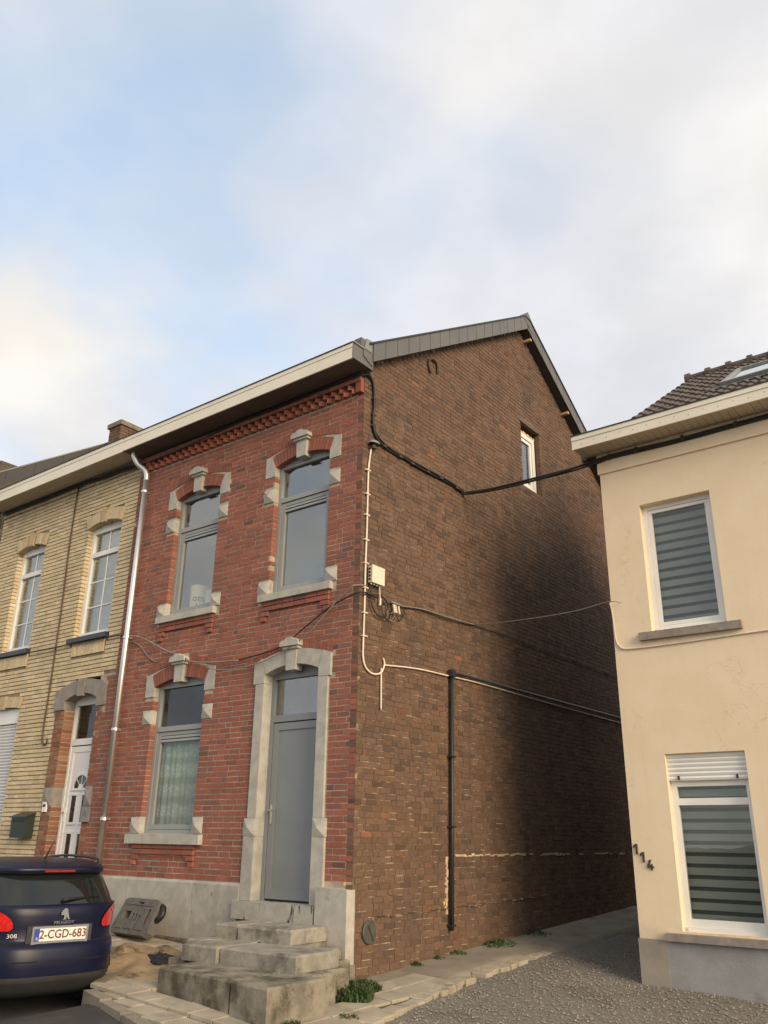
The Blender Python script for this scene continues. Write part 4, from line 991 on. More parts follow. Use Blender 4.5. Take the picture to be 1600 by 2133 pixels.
# road
m = MB(); xs = [-60,-20,-8,-4,-3,-2.75,-2.3,-1.95,-1.7,-1.5,-1.3,-1.1,-.7,-.4,0,.5,1,1.5,2,60]; 
def rz(x):
    t = max(0, min(1, (x+1.8)/0.6)); return ROADZ*(1-t)+(gz(x, ky(x))-0.055)*t
for i, x in enumerate(xs): m.v += [(x,-60,-0.25),(x,-4.2,ROADZ),(x,ky(x)+0.02,rz(x))]
for i in range(len(xs)-1): m.f += [[3*i,3*i+3,3*i+4,3*i+1],[3*i+1,3*i+4,3*i+5,3*i+2]]; m.c += [None,None]
st(m.build('road', 'asphalt', normals=False))
# gravel yard, uneven
def gyard(x, y):
    base = gz(x, y)-0.045
    if y < -1.2:
        t = min(1, (-1.2-y)/2.5); base = base*(1-t)+(ROADZ+0.062)*t
    return base+0.012*math.sin(x*3.1+y*1.7)+0.010*math.sin(x*1.3-y*4.1)
m = MB(); nx, ny = 60, 70
gx0, gx1, gy0, gy1 = 0.55, 9.0, -7.0, 12.0
for j in range(ny+1):
    for i in range(nx+1):
        x = gx0+(gx1-gx0)*(i/nx)**1.3; y = gy0+(gy1-gy0)*j/ny
        m.v.append((x, y, gyard(x, y)))
for j in range(ny):
    for i in range(nx): a = j*(nx+1)+i; m.f.append([a,a+1,a+nx+2,a+nx+1]); m.c.append(None)
st(m.build('gravel_yard', 'gravel', smooth=True, normals=False))
rs = random.Random(77); m = MB(); cnt = 0
while cnt < 19000:
    x = rs.uniform(0.9, 5.2); y = rs.uniform(-2.6, 7.5)
    if x < ex(y)+0.08*rs.random() or (y > 2.55 and x > 2.25): continue
    if y > 3 and rs.random() < 0.5: continue
    r_ = rs.uniform(0.006, 0.011)*rs.choice((1,1,1,1.4,2.0)); z = gyard(x, y)+r_*0.35
    a = rs.uniform(0, 6.28); ca, sa = math.cos(a), math.sin(a); k = rs.uniform(.6,1.3)
    P = [(r_*k,0,0),(0,r_,0),(-r_*k*.9,r_*.2,0),(0,-r_*.9,0),(r_*.2,r_*.1,r_*.75),(0,0,-r_*.7)]
    o = len(m.v); m.v += [(x+px*ca-py*sa, y+px*sa+py*ca, z+pz) for px, py, pz in P]
    for f in ((0,1,4),(1,2,4),(2,3,4),(3,0,4)): m.f.append([o+q for q in f]); m.c.append(None)
    cnt += 1
g = m.build('gravel', 'gravel_a', normals=False); g['kind'] = 'stuff'; tag(g, 'loose grey gravel covering the yard in front of the cream house', 'gravel')
# pavement bed
m = MB(); xs = [-12,-8,-5,-3.5,-2.9,-2.5,-2.2,-1.9,-1.6,-1.35,-1.1,-0.5,0.1,0.6,1.0,1.3,1.55]
ys = 8
for x in xs:
    for j in range(ys+1):
        t = j/ys; y = ky(x)+0.05+(1.0-ky(x)-0.05)*t
        m.v.append((min(x, ex(y)-.02), y, gz(x, y)-0.028))
for i in range(len(xs)-1):
    for j in range(ys): a = i*(ys+1)+j; m.f.append([a,a+1,a+ys+2,a+ys+1]); m.c.append(None)
PAV = st(m.build('pavement', 'bedding', normals=False))
STEPS = [(-1.02,0.79,-2.07,-0.6),(-1.25,0.39,-1.34,-0.1)]
def in_sand(x, y): return ((x+2.15)/0.85)**2+((y+1.25)/0.72)**2 < 1
tmb = MB(); e = 0.006; h = 0.1445
tmb.add([(-h,-h,-.04),(h,-h,-.04),(h,h,-.04),(-h,h,-.04),(-h,-h,-e),(h,-h,-e),(h,h,-e),(-h,h,-e),(-h+e,-h+e,0),(h-e,-h+e,0),(h-e,h-e,0),(-h+e,h-e,0)], [(0,4,5,1),(1,5,6,2),(2,6,7,3),(3,7,4,0),(4,8,9,5),(5,9,10,6),(6,10,11,7),(7,11,8,4),(8,11,10,9)])
to = tmb.build('paving_tile', 'tile'); td = to.data; bpy.data.objects.remove(to)
rp = random.Random(31)
for i in range(-20, 6):
    for j in range(-3, 10):
        x = -0.05+i*0.304+0.16; y = -0.24-j*0.304
        if y > -0.1 and x < 0.15: continue
        if x+0.17 > ex(y)+0.02: continue
        lim = ky(x)+0.115
        sy = 1.0
        if y-0.145 < lim:
            sy = (y+0.145-lim)/0.29
            if sy < 0.2: continue
            y = lim+0.145*sy
        if in_sand(x, y) or any(a+.1 < x < b-.1 and c+.1 < y < d for a, b, c, d in STEPS): continue
        if x > -0.6 and y > -0.32 and x < 0.1: continue
        o = link('paving_tile', td, PAV); o.scale = (1, sy, 1); o.location = (x+rp.uniform(-.004,.004), y+rp.uniform(-.004,.004), gz(x,y)+rp.uniform(-.006,.004))
        o.rotation_euler = ((0.018 if y < 0 else 0.045)+rp.uniform(-.012,.012), 0.062+rp.uniform(-.012,.012), rp.uniform(-.015,.015))
# kerb stones
x = 1.25
while x > -6:
    L_ = rp.uniform(0.42, 0.5); x0 = x-L_
    y0, y1 = ky(x0), ky(x); a = math.atan2(y1-y0, L_)
    m = MB(); box(m, -L_/2+.006, L_/2-.006, -0.02, 0.10, -0.25, 0.0); o = m.build('kerb_stone', 'path', PAV); o.location = ((x+x0)/2, (y0+y1)/2, gz((x+x0)/2,(y0+y1)/2)+0.008+rp.uniform(-.004,.004)); o.rotation_euler = (0, 0.062, a); x = x0
# alley path of worn concrete with an edging of small setts
m = MB(); n = 48
for j in range(n+1):
    y = -0.15+(12+0.15)*j/n; w = ex(y)-(0.17 if y < 2.6 else 0.02)+0.02*math.sin(j*1.7)
    for q in range(7):
        t = q/6; m.v.append((0.004+w*t, y, gz(w*t, y)+(0.004 if y > 0.9 else -0.016)+(0.008 if y > 0.9 else 0.003)*math.sin(j*.9+q)*(1 if 0<q<6 else 0)-(0.02 if q == 6 else 0)))
for j in range(n):
    for q in range(6): a = j*7+q; m.f.append([a,a+1,a+8,a+7]); m.c.append(None)
    a = j*7+6; b = a+7
    o = len(m.v); m.v += [(m.v[a][0]+.02, m.v[a][1], m.v[a][2]-.12), (m.v[b][0]+.02, m.v[b][1], m.v[b][2]-.12)]; m.f.append([a, o, o+1, b]); m.c.append(None)
PATH = st(m.build('alley_path', 'path', smooth=True, normals=False))
y = -2.7
while y < 2.9:
    L_ = rp.uniform(0.17, 0.27); w = rp.uniform(0.13, 0.17)
    if rp.random() < (0.0 if y < 1.0 else 0.3): y += L_; continue
    m = MB(); hh = rp.uniform(-.01,.008)
    P = []
    for dx, dy in ((-w/2,-L_/2+.008),(w/2,-L_/2+.008+rp.uniform(0,.02)),(w/2+rp.uniform(-.03,.02),L_/2-.008),(-w/2,L_/2-.008-rp.uniform(0,.02))): P.append((dx,dy))
    m.add([(a, b, -.1) for a, b in P]+[(a, b, -.008) for a, b in P]+[(a*.9, b*.93, 0.0) for a, b in P], [(0,1,5,4),(1,2,6,5),(2,3,7,6),(3,0,4,7),(4,5,9,8),(5,6,10,9),(6,7,11,10),(7,4,8,11),(8,9,10,11)])
    yc = y+L_/2; xc = ex(yc)-0.075
    o = m.build('edging_stone', 'tile', PATH); o.location = (xc, yc, gz(xc, yc)+hh); o.rotation_euler = (0.03, 0.06+rp.uniform(-.03,.03), 0.16 if yc < 1 else 0.05); y += L_
# unseen rear wall added behind the alley, made tall to block light
gw = thing('alley_light_block_wall', 'added unseen wall behind the alley, made tall to block light', 'wall', (1.1, 13, 0.3)); m = MB(); box(m, -3, 6, 13, 13.25, 0, 4.4); m.build('wall_body', 'mortar_gable', gw); m = MB(); box(m, -3, 6, 12.95, 13.3, 4.4, 4.48); m.build('coping', 'stone_dirty', gw)

# ================================================================== STEPS
STP = thing('stone_steps', 'three worn grey stone steps rising to the grey door', 'steps', (-0.4, -1.1, 0.0))
def block(m, x0, x1, y0, y1, z0, z1, b=0.02, rr=None, sk=0.0):
    j = (lambda: rr.uniform(-.014,.014)) if rr else (lambda: 0)
    B = [(x0+j(),y0+j()),(x1+j(),y0+sk+j()),(x1+j(),y1),(x0+j(),y1)]
    ins = [(b,b),(-b,b),(-b,-b),(b,-b)]
    m.add([(x,y,z0) for x,y in B]+[(x,y,z1-b) for x,y in B]+[(x+i,y+k,z1) for (x,y),(i,k) in zip(B,ins)], [(0,1,5,4),(1,2,6,5),(2,3,7,6),(3,0,4,7),(4,5,9,8),(5,6,10,9),(6,7,11,10),(7,4,8,11),(8,9,10,11)])
r_ = random.Random(9)
def step(parts, z0, z1, mat='stone_dirty'):
    s = sub('step', STP)
    for q in parts:
        m = MB(); block(m, *q[:4], z0, z1, rr=r_, sk=q[4] if len(q) > 4 else 0.0); m.build('step_stone', q_mat if False else mat, s)
    return s
MT['step_top'] = M('grey_step_stone', (0.285, 0.265, 0.22), 0.88, 0.2, 6, 0.6, 50, col2=(0.11, 0.096, 0.07), thr=(0.48, 0.72), s2=2.8)
step([(-1.42,-1.06,-0.73,-0.12),(-1.035,-0.24,-0.73,-0.12)], 0.375, 0.52, 'step_top')
step([(-1.24,-0.70,-1.34,-0.68),(-0.675,0.39,-1.32,-0.68),(-0.24,0.30,-0.67,-0.56),(-1.55,-1.26,-1.0,-0.12)], 0.215, 0.375, 'step_top')
step([(-0.97,0.22,-1.84,-1.30,-0.15),(0.235,0.77,-1.99,-1.30,-0.07),(0.22,0.60,-1.285,-0.94),(0.22,0.47,-0.925,-0.60),(0.04,0.12,-0.59,-0.14)], -0.15, 0.222)
# rubble packing under the steps
m = MB()
for q in ((-1.5,0.20,-1.29,-0.63,-0.1,0.21),(-1.5,0.03,-0.625,-0.13,-0.1,0.209),(-1.5,-0.26,-0.67,-0.13,0.212,0.37),(-0.255,-0.03,-0.55,-0.13,0.212,0.33)): box(m, *q)
m.build('packing', 'stone_dirty', STP)

# ================================================================== SAND, RAG, BLOCK, WEEDS
m = MB(); n = 40; rn = random.Random(13)
from mathutils import noise as mn
for j in range(n+1):
    for i in range(n+1):
        x = -3.1+1.95*i/n; y = -2.05+1.7*j/n
        e = ((x+2.15)/0.93)**2+((y+1.25)/0.80)**2
        hgt = 0.08*max(0, 1-e)+0.09*max(0,1-e)*mn.noise(Vector((x*3.2,y*3.2,1)))*1.6+0.02*mn.noise(Vector((x*9,y*9,3)))*max(0,1.1-e)
        m.v.append((x, y, gz(x,y)-0.03*(1 if e > 1 else 0)+0.004+hgt))
for j in range(n):
    for i in range(n): a = j*(n+1)+i; m.f.append([a,a+1,a+n+2,a+n+1]); m.c.append(None)
o = m.build('sand_patch', 'sand', smooth=True, normals=False); tag(o, 'heap of yellow sand and earth between the car and the steps', 'sand'); o['kind'] = 'stuff'
# black rag
m = MB(); n = 20
for j in range(n+1):
    for i in range(n+1):
        u, v = i/n-.5, j/n-.5; x = -1.78+0.62*u; y = -1.15+0.30*v+0.12*u
        e = max(0, 1-(2*u)**4-(2*v)**4); m.v.append((x, y, gz(x,y)+0.02+e*(0.07+0.06*mn.noise(Vector((u*6,v*6,2)))+0.03*mn.noise(Vector((u*15,v*13,5))))))
for j in range(n):
    for i in range(n): a = j*(n+1)+i; m.f.append([a,a+1,a+n+2,a+n+1]); m.c.append(None)
o = m.build('plastic_sack', 'black_plastic', smooth=True, normals=False); tag(o, 'crumpled black plastic sack lying against the bottom step', 'sack')
# sign foot leaning on the plinth: slab with pockets and slots
BL = thing('sign_foot', 'grey plastic road-sign foot leaning against the stone plinth', 'sign foot', (-3.3, -0.3, 0.2))
lean = Matrix.Translation((-3.30,-0.40,0.205)) @ Matrix.Rotation(R(-3),4,'Z') @ Matrix.Rotation(R(62),4,'X')
def lb(m, x0, x1, y0, y1, z0, z1):
    k = MB(); box(k, x0, x1, y0, y1, z0, z1); m.add([tuple(lean @ Vector(p)) for p in k.v], BF)
m = MB()
poly_o = [(-0.40,0.05),(-0.34,0.0),(0.34,0.0),(0.40,0.06),(0.37,0.50),(0.30,0.53),(-0.30,0.53),(-0.37,0.50)]
hl = [rect(-0.26,-0.12,0.22,0.33), rect(-0.06,0.0,0.42,0.47) if False else rect(-0.05,0.06,0.42,0.475), rect(-0.07,-0.03,0.20,0.30), rect(0.0,0.04,0.19,0.30), rect(0.07,0.11,0.18,0.28), rect(0.22,0.28,0.13,0.38), rect(0.13,0.16,0.33,0.37)]
poly_o = [(s, z*0.86) for s, z in poly_o]; hl = [[(s, z*0.86) for s, z in h_] for h_ in hl]
fr_ = lambda s, z, d: tuple(lean @ Vector((s, z, d)))
panel(m, fr_, poly_o, hl, 0.13); reveal(m, fr_, poly_o, 0.0, 0.13)
for h_ in hl: reveal(m, fr_, h_, 0.05, 0.13)
panel(m, fr_, poly_o, [], 0.05); m.build('slab', 'recycled', BL, normals=False)
m = MB()
for k in range(3): lb(m, -0.32+k*0.22, -0.17+k*0.22, 0.06, 0.15, 0.131, 0.14)
lb(m, -0.30, 0.30, 0.365, 0.385, 0.131, 0.139); m.build('rib', 'recycled', BL)
m = MB(); ring = []
for i in range(13):
    t = -math.pi/2+math.pi*i/12; ring.append(tuple(lean @ Vector((0.345+0.10*math.cos(t), 0.31+0.09*math.sin(t), 0.06))))
tube(m, ring, 0.04, 8); m.build('handle', 'black_plastic', BL, smooth=True)
def weed(x, y, r, n, hmax, label, seed):
    rw = random.Random(seed); m = MB()
    for i in range(n):
        a = rw.uniform(0, 6.28); d = r*math.sqrt(rw.random()); bx, by = x+d*math.cos(a)*1.0, y+d*math.sin(a)
        bx = max(bx, 0.02) if y > 0 else bx
        bz = gz(bx, by)-0.01; L_ = hmax*rw.uniform(.4,1)*(1-.5*d/r); b = rw.uniform(0, 6.28); lean_ = rw.uniform(.2,.9)*L_
        w = rw.uniform(.006,.014); dx, dy = math.cos(b), math.sin(b)
        p = Vector((bx,by,bz)); q = p+Vector((dx*lean_*.4,dy*lean_*.4,L_*.7)); t = p+Vector((dx*lean_,dy*lean_,L_*.95))
        s_ = Vector((-dy,dx,0))*w
        m.add([p-s_*.6, p+s_*.6, q+s_, q-s_, t], [(0,1,2,3),(3,2,4)])
    o = m.build('weed', 'weed', normals=False); tag(o, label, 'weed', 'weeds growing along the house foot')
weed(0.55,-0.62,0.20,520,0.20,'large green weed tuft beside the bottom step, at the corner stone',1)
weed(0.36,-0.22,0.20,360,0.15,'green weed tuft at the foot of the house corner',2)
weed(0.90,-1.86,0.09,110,0.10,'small weed tuft at the front corner of the bottom step',3)
weed(0.07,1.15,0.08,60,0.08,'small weed tuft at the gable foot, nearest the round vent',4)
weed(0.06,2.05,0.13,90,0.08,'weed tuft at the gable foot below the black drainpipe',5)
weed(0.06,3.0,0.30,200,0.10,'broad weed tuft at the gable foot just past the drainpipe',6)
weed(0.06,1.62,0.09,60,0.07,'sparse low weed between two tufts at the gable foot',8)
weed(0.98,-1.2,0.10,40,0.06,'thin weed in the joint of the edging stones',9)
weed(0.06,4.1,0.25,130,0.09,'farthest weed tuft at the gable foot, in the shade',7)

# ================================================================== CABLES, PIPES AND FITTINGS
def cable(name, label, pts, r, mat, k=6, n=6, group=None, cat='cable'):
    m = MB(); tube(m, curve(pts, k), r, n); o = m.build(name, mat, smooth=True); return tag(o, label, cat, group)
G3 = lambda L, x=0.025: [(x, y, z) for y, z in L]
F3 = lambda L, y=-0.03: [(x, y, z) for x, z in L]
BUN = thing('cable_bundle', 'thick black cable bundle clipped round the gable and strung to the cream house', 'cable', (0.03, 1.0, 6.6))
main = [(-4.6,-.07,7.42),(-3.6,-.07,7.455),(-2.46,-.07,7.50),(-1.43,-.07,7.505),(-0.5,-.07,7.52),(-0.05,-.09,7.52),(0.035,-.03,7.54)]+G3([(0.08,7.55),(0.17,7.42),(0.19,7.09),(0.175,6.86),(0.24,6.69),(0.43,6.61),(0.77,6.59),(1.37,6.59),(2.08,6.62),(2.42,6.59),(2.5,6.575)], .03)+[(0.12,2.52,6.555),(0.6,2.54,6.525),(1.2,2.55,6.51),(1.8,2.55,6.515),(2.24,2.545,6.535),(2.6,2.55,6.555),(3.4,2.55,6.545),(4.6,2.55,6.55),(6.5,2.55,6.55),(8.4,2.55,6.55)]
for k in range(3):
    rk = random.Random(k+50); off = [Vector((0.012*math.cos(k*2.1+i*.7), 0.012*math.sin(k*2.1+i*.5), 0.022*math.sin(k*2.1+i*.9))) for i in range(len(main))]
    m = MB(); tube(m, curve([Vector(p)+o_ for p, o_ in zip(main, off)], 6), 0.017-0.002*k, 6); m.build('strand', 'cable_black', BUN, smooth=True)
for i, (y, z) in enumerate(((0.19,7.25),(0.185,7.0),(0.18,6.82),(0.43,6.6),(0.8,6.58),(1.1,6.58),(1.5,6.59),(1.85,6.61),(2.3,6.6))):
    m = MB(); box(m, 0.0, 0.055, y-.035, y+.035, z-.028, z+.0); m.build('cable_clip', 'rust', BUN)
for x in (2.45, 2.85, 3.5, 4.2):
    m = MB(); box(m, x-.02, x+.02, 2.53, 2.58, 6.52, 6.60); m.build('cable_clip', 'rust', BUN)
yb = [(-4.75,7.46),(-5.3,7.49),(-5.9,7.50),(-6.4,7.52),(-6.9,7.54),(-7.8,7.52),(-8.6,7.53),(-9.4,7.52)]
YB = thing('cable_bundle', 'black cable bundle under the gutter of the yellow house', 'cable', (-7, -0.05, 7.5))
for k in range(3):
    m = MB(); tube(m, curve([(x,-.055+.012*math.sin(i+k*2), z-.02+.02*math.cos(i*1.3+k*2)) for i, (x, z) in enumerate(yb)], 6), 0.016, 6); m.build('strand', 'cable_black', YB, smooth=True)
m = MB()
for i in range(10): a = i*2.4; tube(m, [(-6.75,-.05,7.50),(-6.75+.13*math.cos(a),-.05-.05*abs(math.sin(a*1.3)),7.50+.06*math.sin(a))], 0.012, 5)
m.build('splice', 'cable_black', YB)
cable('wall_cable', 'brown cable hanging down the yellow wall with a hooked end', F3([(-6.83,7.5),(-6.84,7.06),(-6.83,6.21),(-6.78,5.22),(-6.77,4.45),(-6.76,3.79),(-6.77,3.23),(-6.76,2.99),(-6.74,2.87),(-6.67,2.82),(-6.6,2.85),(-6.61,2.92)], -.02), 0.013, 'cable_brown')
cable('wall_cable', 'black wire along the sill line of the yellow house', F3([(-9.4,4.50),(-8.57,4.48),(-7.6,4.46),(-6.69,4.45),(-6.4,4.46),(-5.9,4.44),(-5.36,4.44),(-4.98,4.44),(-4.66,4.40)], -.05), 0.011, 'cable_black')
cable('wall_cable', 'black wire sagging across the red facade to the gable corner', [(0.05,0.3,4.36),(0.06,0.05,4.37),(0.02,-.04,4.36)]+F3([(-0.11,4.32),(-0.43,4.23),(-0.83,4.03),(-1.25,3.82),(-1.6,3.76),(-2.07,3.72)], -.07), 0.0105, 'cable_black')
cable('wall_cable', 'thin grey wire drooping from the downpipe over the ground-floor keystone', F3([(-4.64,4.39),(-4.4,4.34),(-4.15,4.25),(-3.65,4.03),(-3.3,3.92),(-3.08,3.81),(-2.66,3.75),(-2.07,3.715)], -.07), 0.011, 'cable_grey')
cable('wall_cable', 'thin pale wire hanging in a low curve under the black wire', [(0.05,0.06,4.47)]+F3([(-0.04,4.45),(-0.10,4.41),(-0.35,4.26),(-0.83,3.9),(-1.51,3.66),(-2.25,3.60),(-2.75,3.69)], -.08), 0.008, 'cable_grey')
cable('wall_cable', 'short loose wire end curling on the red wall by the downpipe', F3([(-4.62,4.30),(-4.4,4.21),(-4.19,4.03),(-4.0,3.92),(-3.93,3.915)], -.015), 0.009, 'cable_grey')
WC = thing('conduit', 'pale conduit clipped down the gable edge, curling up at its end', 'conduit', (0.03, 0.1, 3.4))
m = MB(); tube(m, curve(G3([(0.155,6.46),(0.125,6.30),(0.10,6.03),(0.095,5.26),(0.085,4.9),(0.08,4.6),(0.08,4.22),(0.07,3.72),(0.075,3.54),(0.13,3.43),(0.25,3.375),(0.38,3.385),(0.46,3.43),(0.51,3.52),(0.50,3.575),(0.48,3.60)], .022), 6), 0.013, 8); m.build('tube', 'cable_white', WC, smooth=True)
for z in (6.1,5.75,5.45,5.1,4.78,4.45,4.12,3.82):
    m = MB(); box(m, 0.0, 0.04, 0.045, 0.135, z-.008, z+.008); m.build('saddle_clip', 'cable_white', WC)
cable('conduit', 'short pale pipe hanging straight down under the conduit curl', G3([(0.445,3.47),(0.447,3.3),(0.452,2.95)], .022), 0.012, 'cable_white', cat='conduit')
cable('conduit', 'long pale conduit running back along the gable into the alley', G3([(0.52,3.52),(1.24,3.585),(2.06,3.605),(2.84,3.62),(4.33,3.61),(6.09,3.6),(9.3,3.6)], .022), 0.012, 'cable_white', cat='conduit')
DP = thing('drainpipe', 'black iron pipe down the gable with a long horizontal run', 'drainpipe', (0.06, 2.0, 0.35))
m = MB(); tube(m, [(0.055,1.95,0.36),(0.055,1.99,1.6),(0.055,2.04,3.60)], 0.027, 10); m.build('upright', 'iron', DP, smooth=True)
m = MB(); tube(m, [(0.055,2.02,3.655),(0.055,2.3,3.66),(0.055,9.3,3.69)], 0.02, 10); m.build('horizontal_run', 'iron', DP, smooth=True)
m = MB(); box(m, 0.02, 0.095, 1.99, 2.09, 3.59, 3.69); m.build('elbow', 'iron', DP)
for z, y in ((0.42,1.95),(1.6,1.99),(2.5,2.012)):
    m = MB(); box(m, 0.0, 0.09, y-.045, y+.045, z-.012, z+.012); m.build('bracket', 'iron', DP)
JB = thing('junction_box', 'cream plastic junction box on the gable with black leads below', 'junction box', (0.05, 0.3, 4.55))
m = MB(); box(m, 0.02, 0.085, 0.145, 0.385, 4.535, 4.755); m.build('box_body', 'box_plastic', JB)
m = MB(); box(m, 0.086, 0.10, 0.135, 0.395, 4.527, 4.763); m.build('box_lid', 'box_plastic', JB)
for k in range(4):
    m = MB(); z = 4.575+k*0.047; tube(m, [(0.05,0.13,z),(0.05,0.146,z)], 0.014, 8); m.build('cable_gland', 'black_plastic', JB)
    m = MB(); y = 0.17+k*0.06; tube(m, [(0.05,y,4.51),(0.05,y,4.536)], 0.012, 8); m.build('cable_gland', 'white_pvc', JB)
m = MB(); tube(m, curve(G3([(0.17,4.51),(0.17,4.40),(0.20,4.25),(0.30,4.14),(0.42,4.13),(0.52,4.18),(0.55,4.28),(0.50,4.36),(0.38,4.41),(0.25,4.39),(0.05,4.35)], .045), 6), 0.009, 6); m.build('lead', 'cable_black', JB, smooth=True)
m = MB(); tube(m, curve(G3([(0.35,4.51),(0.36,4.40),(0.37,4.30)], .05), 5), 0.008, 6); tube(m, [(0.05,.365,4.27),(0.05,.37,4.36)], 0.016, 6); m.build('lead', 'cable_white', JB)
CT = thing('cable_tangle', 'tangle of coiled telephone wires on a bracket beside the junction box', 'cable', (0.05, 0.7, 4.3))
for q, (cy, cz, rr_, mt) in enumerate(((0.52,4.23,0.11,'cable_black'),(0.80,4.27,0.10,'cable_black'),(0.60,4.20,0.075,'cable_grey'),(0.66,4.18,0.06,'cable_grey'))):
    m = MB(); tube(m, [(0.04+.015*math.sin(i+q), cy+rr_*math.cos(i*.5236), cz+rr_*math.sin(i*.5236)*1.05) for i in range(13)], 0.007 if q < 2 else 0.005, 6); m.build('coil', mt, CT, smooth=True)
for y in (0.64, 0.68, 0.75):
    m = MB(); tube(m, [(0.06,y,4.345),(0.06,y+.03,4.24)], 0.014, 6); m.build('connector', 'box_plastic', CT)
m = MB(); box(m, 0.0, 0.06, 0.60, 0.82, 4.36, 4.385); m.build('bracket', 'zinc_grey', CT)
for k in range(2):
    cable('wall_cable', ('upper' if k == 0 else 'lower')+' of two wires running from the tangle to the alley anchor', G3([(0.85,4.37-.01*k),(1.34,4.435-.015*k),(1.9,4.45-.03*k),(2.33,4.465-.025*k),(2.74,4.49-.01*k)], .03), 0.008, 'cable_black' if k else 'cable_grey')
cable('overhead_wire', 'thin wire spanning the alley to the cream house corner', [(0.03,2.74,4.49),(0.5,2.70,4.45),(1.2,2.6,4.41),(1.8,2.55,4.41),(2.27,2.5,4.45),(2.42,2.57,4.43)], 0.006, 'cable_grey', cat='wire')
cable('wall_cable', 'dark wire along the gable deep into the alley shade', G3([(2.75,4.48),(4.42,4.50),(5.94,4.51),(9.0,4.5)], .025), 0.008, 'cable_black')
cable('wall_cable', 'cream cable curving down the cream house corner and under the upper sill', [(2.27,2.56,4.45),(2.285,2.575,4.32),(2.295,2.58,4.1),(2.30,2.585,3.96),(2.34,2.585,3.86),(2.46,2.585,3.805),(3.04,2.585,3.80),(3.64,2.585,3.815),(4.2,2.585,3.825),(6,2.585,3.83),(8.4,2.585,3.82)], 0.011, 'cable_white')
LM = thing('wall_lamp', 'small grey bulkhead fitting at the top of the conduit', 'wall lamp', (0.05, 0.15, 6.5))
m = MB(); rings = []; 
for i in range(7): t = i/6*math.pi/2; rings.append((0.10*math.cos(t), 0.06*math.sin(t)))
for i, (rr_, hh) in enumerate(rings):
    for q in range(14): a = q*2*math.pi/14; m.v.append((0.07+rr_*.7*math.cos(a), 0.16+rr_*math.sin(a), 6.50+hh))
for i in range(6):
    for q in range(14): m.f.append([i*14+q,i*14+(q+1)%14,(i+1)*14+(q+1)%14,(i+1)*14+q]); m.c.append(None)
m.build('shade', 'zinc_grey', LM, smooth=True)
m = MB(); box(m, 0.0, 0.03, 0.12, 0.20, 6.44, 6.54); tube(m, [(0.06,0.16,6.44),(0.06,0.16,6.51)], 0.035, 10); m.build('bracket', 'rust', LM)
HS = cable('wall_hook', 'rusty horseshoe hook hanging under the verge panels', G3([(1.62,8.33),(1.56,8.44),(1.58,8.55),(1.66,8.61),(1.76,8.60),(1.81,8.52),(1.80,8.41)], .03), 0.02, 'rust', cat='hook'); 
VC = thing('vent_cover', 'round dark vent disc low on the gable near the corner', 'vent cover', (0.02, 0.3, 0.45))
m = MB(); 
for d0, rr_ in ((0.0,0.125),(0.022,0.125),(0.03,0.115)):
    for q in range(24): a = q*2*math.pi/24; m.v.append((d0, 0.30+rr_*math.cos(a), 0.45+rr_*math.sin(a)))
for i in range(2):
    for q in range(24): m.f.append([i*24+q,i*24+(q+1)%24,(i+1)*24+(q+1)%24,(i+1)*24+q]); m.c.append(None)
m.f.append(list(range(48,72))); m.c.append(None); m.build('disc', M('dark_green_grey_cover', (0.07, 0.075, 0.06), 0.6, 0.2, 15), VC)
m = MB(); tube(m, [(0.034,0.26,0.52),(0.034,0.36,0.36)], 0.012, 6); m.build('flap_bar', 'rust', VC)
for p, lb_ in (((-0.13,-0.04,0.955),'small yellow utility tag above the corner stone'),((0.006,1.83,0.68),'small yellow utility tag beside the drainpipe foot')):
    m = MB(); x, y, z = p
    if y < 0: box(m, x, x+.028, -0.006, -0.001, z-.02, z+.02)
    else: box(m, 0.004, 0.012, y, y+.028, z-.022, z+.022)
    tag(m.build('utility_tag', 'yellow_tag'), lb_, 'tag')
m = MB(); rr_ = random.Random(17)
for i in range(22):
    z = 0.55+0.68*i/22; w = rr_.uniform(.02,.06); y = 1.895+rr_.uniform(-.015,.015)+0.03*(i/22); box(m, 0.0, 0.008+rr_.random()*.006, y-w/2, y+w/2, z, z+.033)
for i in range(70):
    y = 2.1+rr_.random()*6.0; L_ = rr_.uniform(.03,.16); z = 1.235+rr_.uniform(-.012,.012)
    box(m, 0.001, 0.007+rr_.random()*.004, y, y+L_, z, z+rr_.uniform(.008,.03))
o = m.build('mortar_smear', 'mortar_gable' if False else M('lime_smear', (0.50, 0.39, 0.26), 0.9, 0.2, 20), gable_wall)
m = MB()
for i in range(36):
    y = 0.35+i*0.12; z = 0.585+0.017*y+0.012*math.sin(i*1.3); m.add([(-.01,y,z-.03),(-.01,y+.12,z-.03+.002),(0.018,y+.12,z+.002),(0.018,y,z),(-.01,y,z+.012),(-.01,y+.12,z+.012)], [(0,1,2,3),(3,2,5,4)])
m.build('cement_ledge', 'mortar_gable', gable_wall, normals=False)
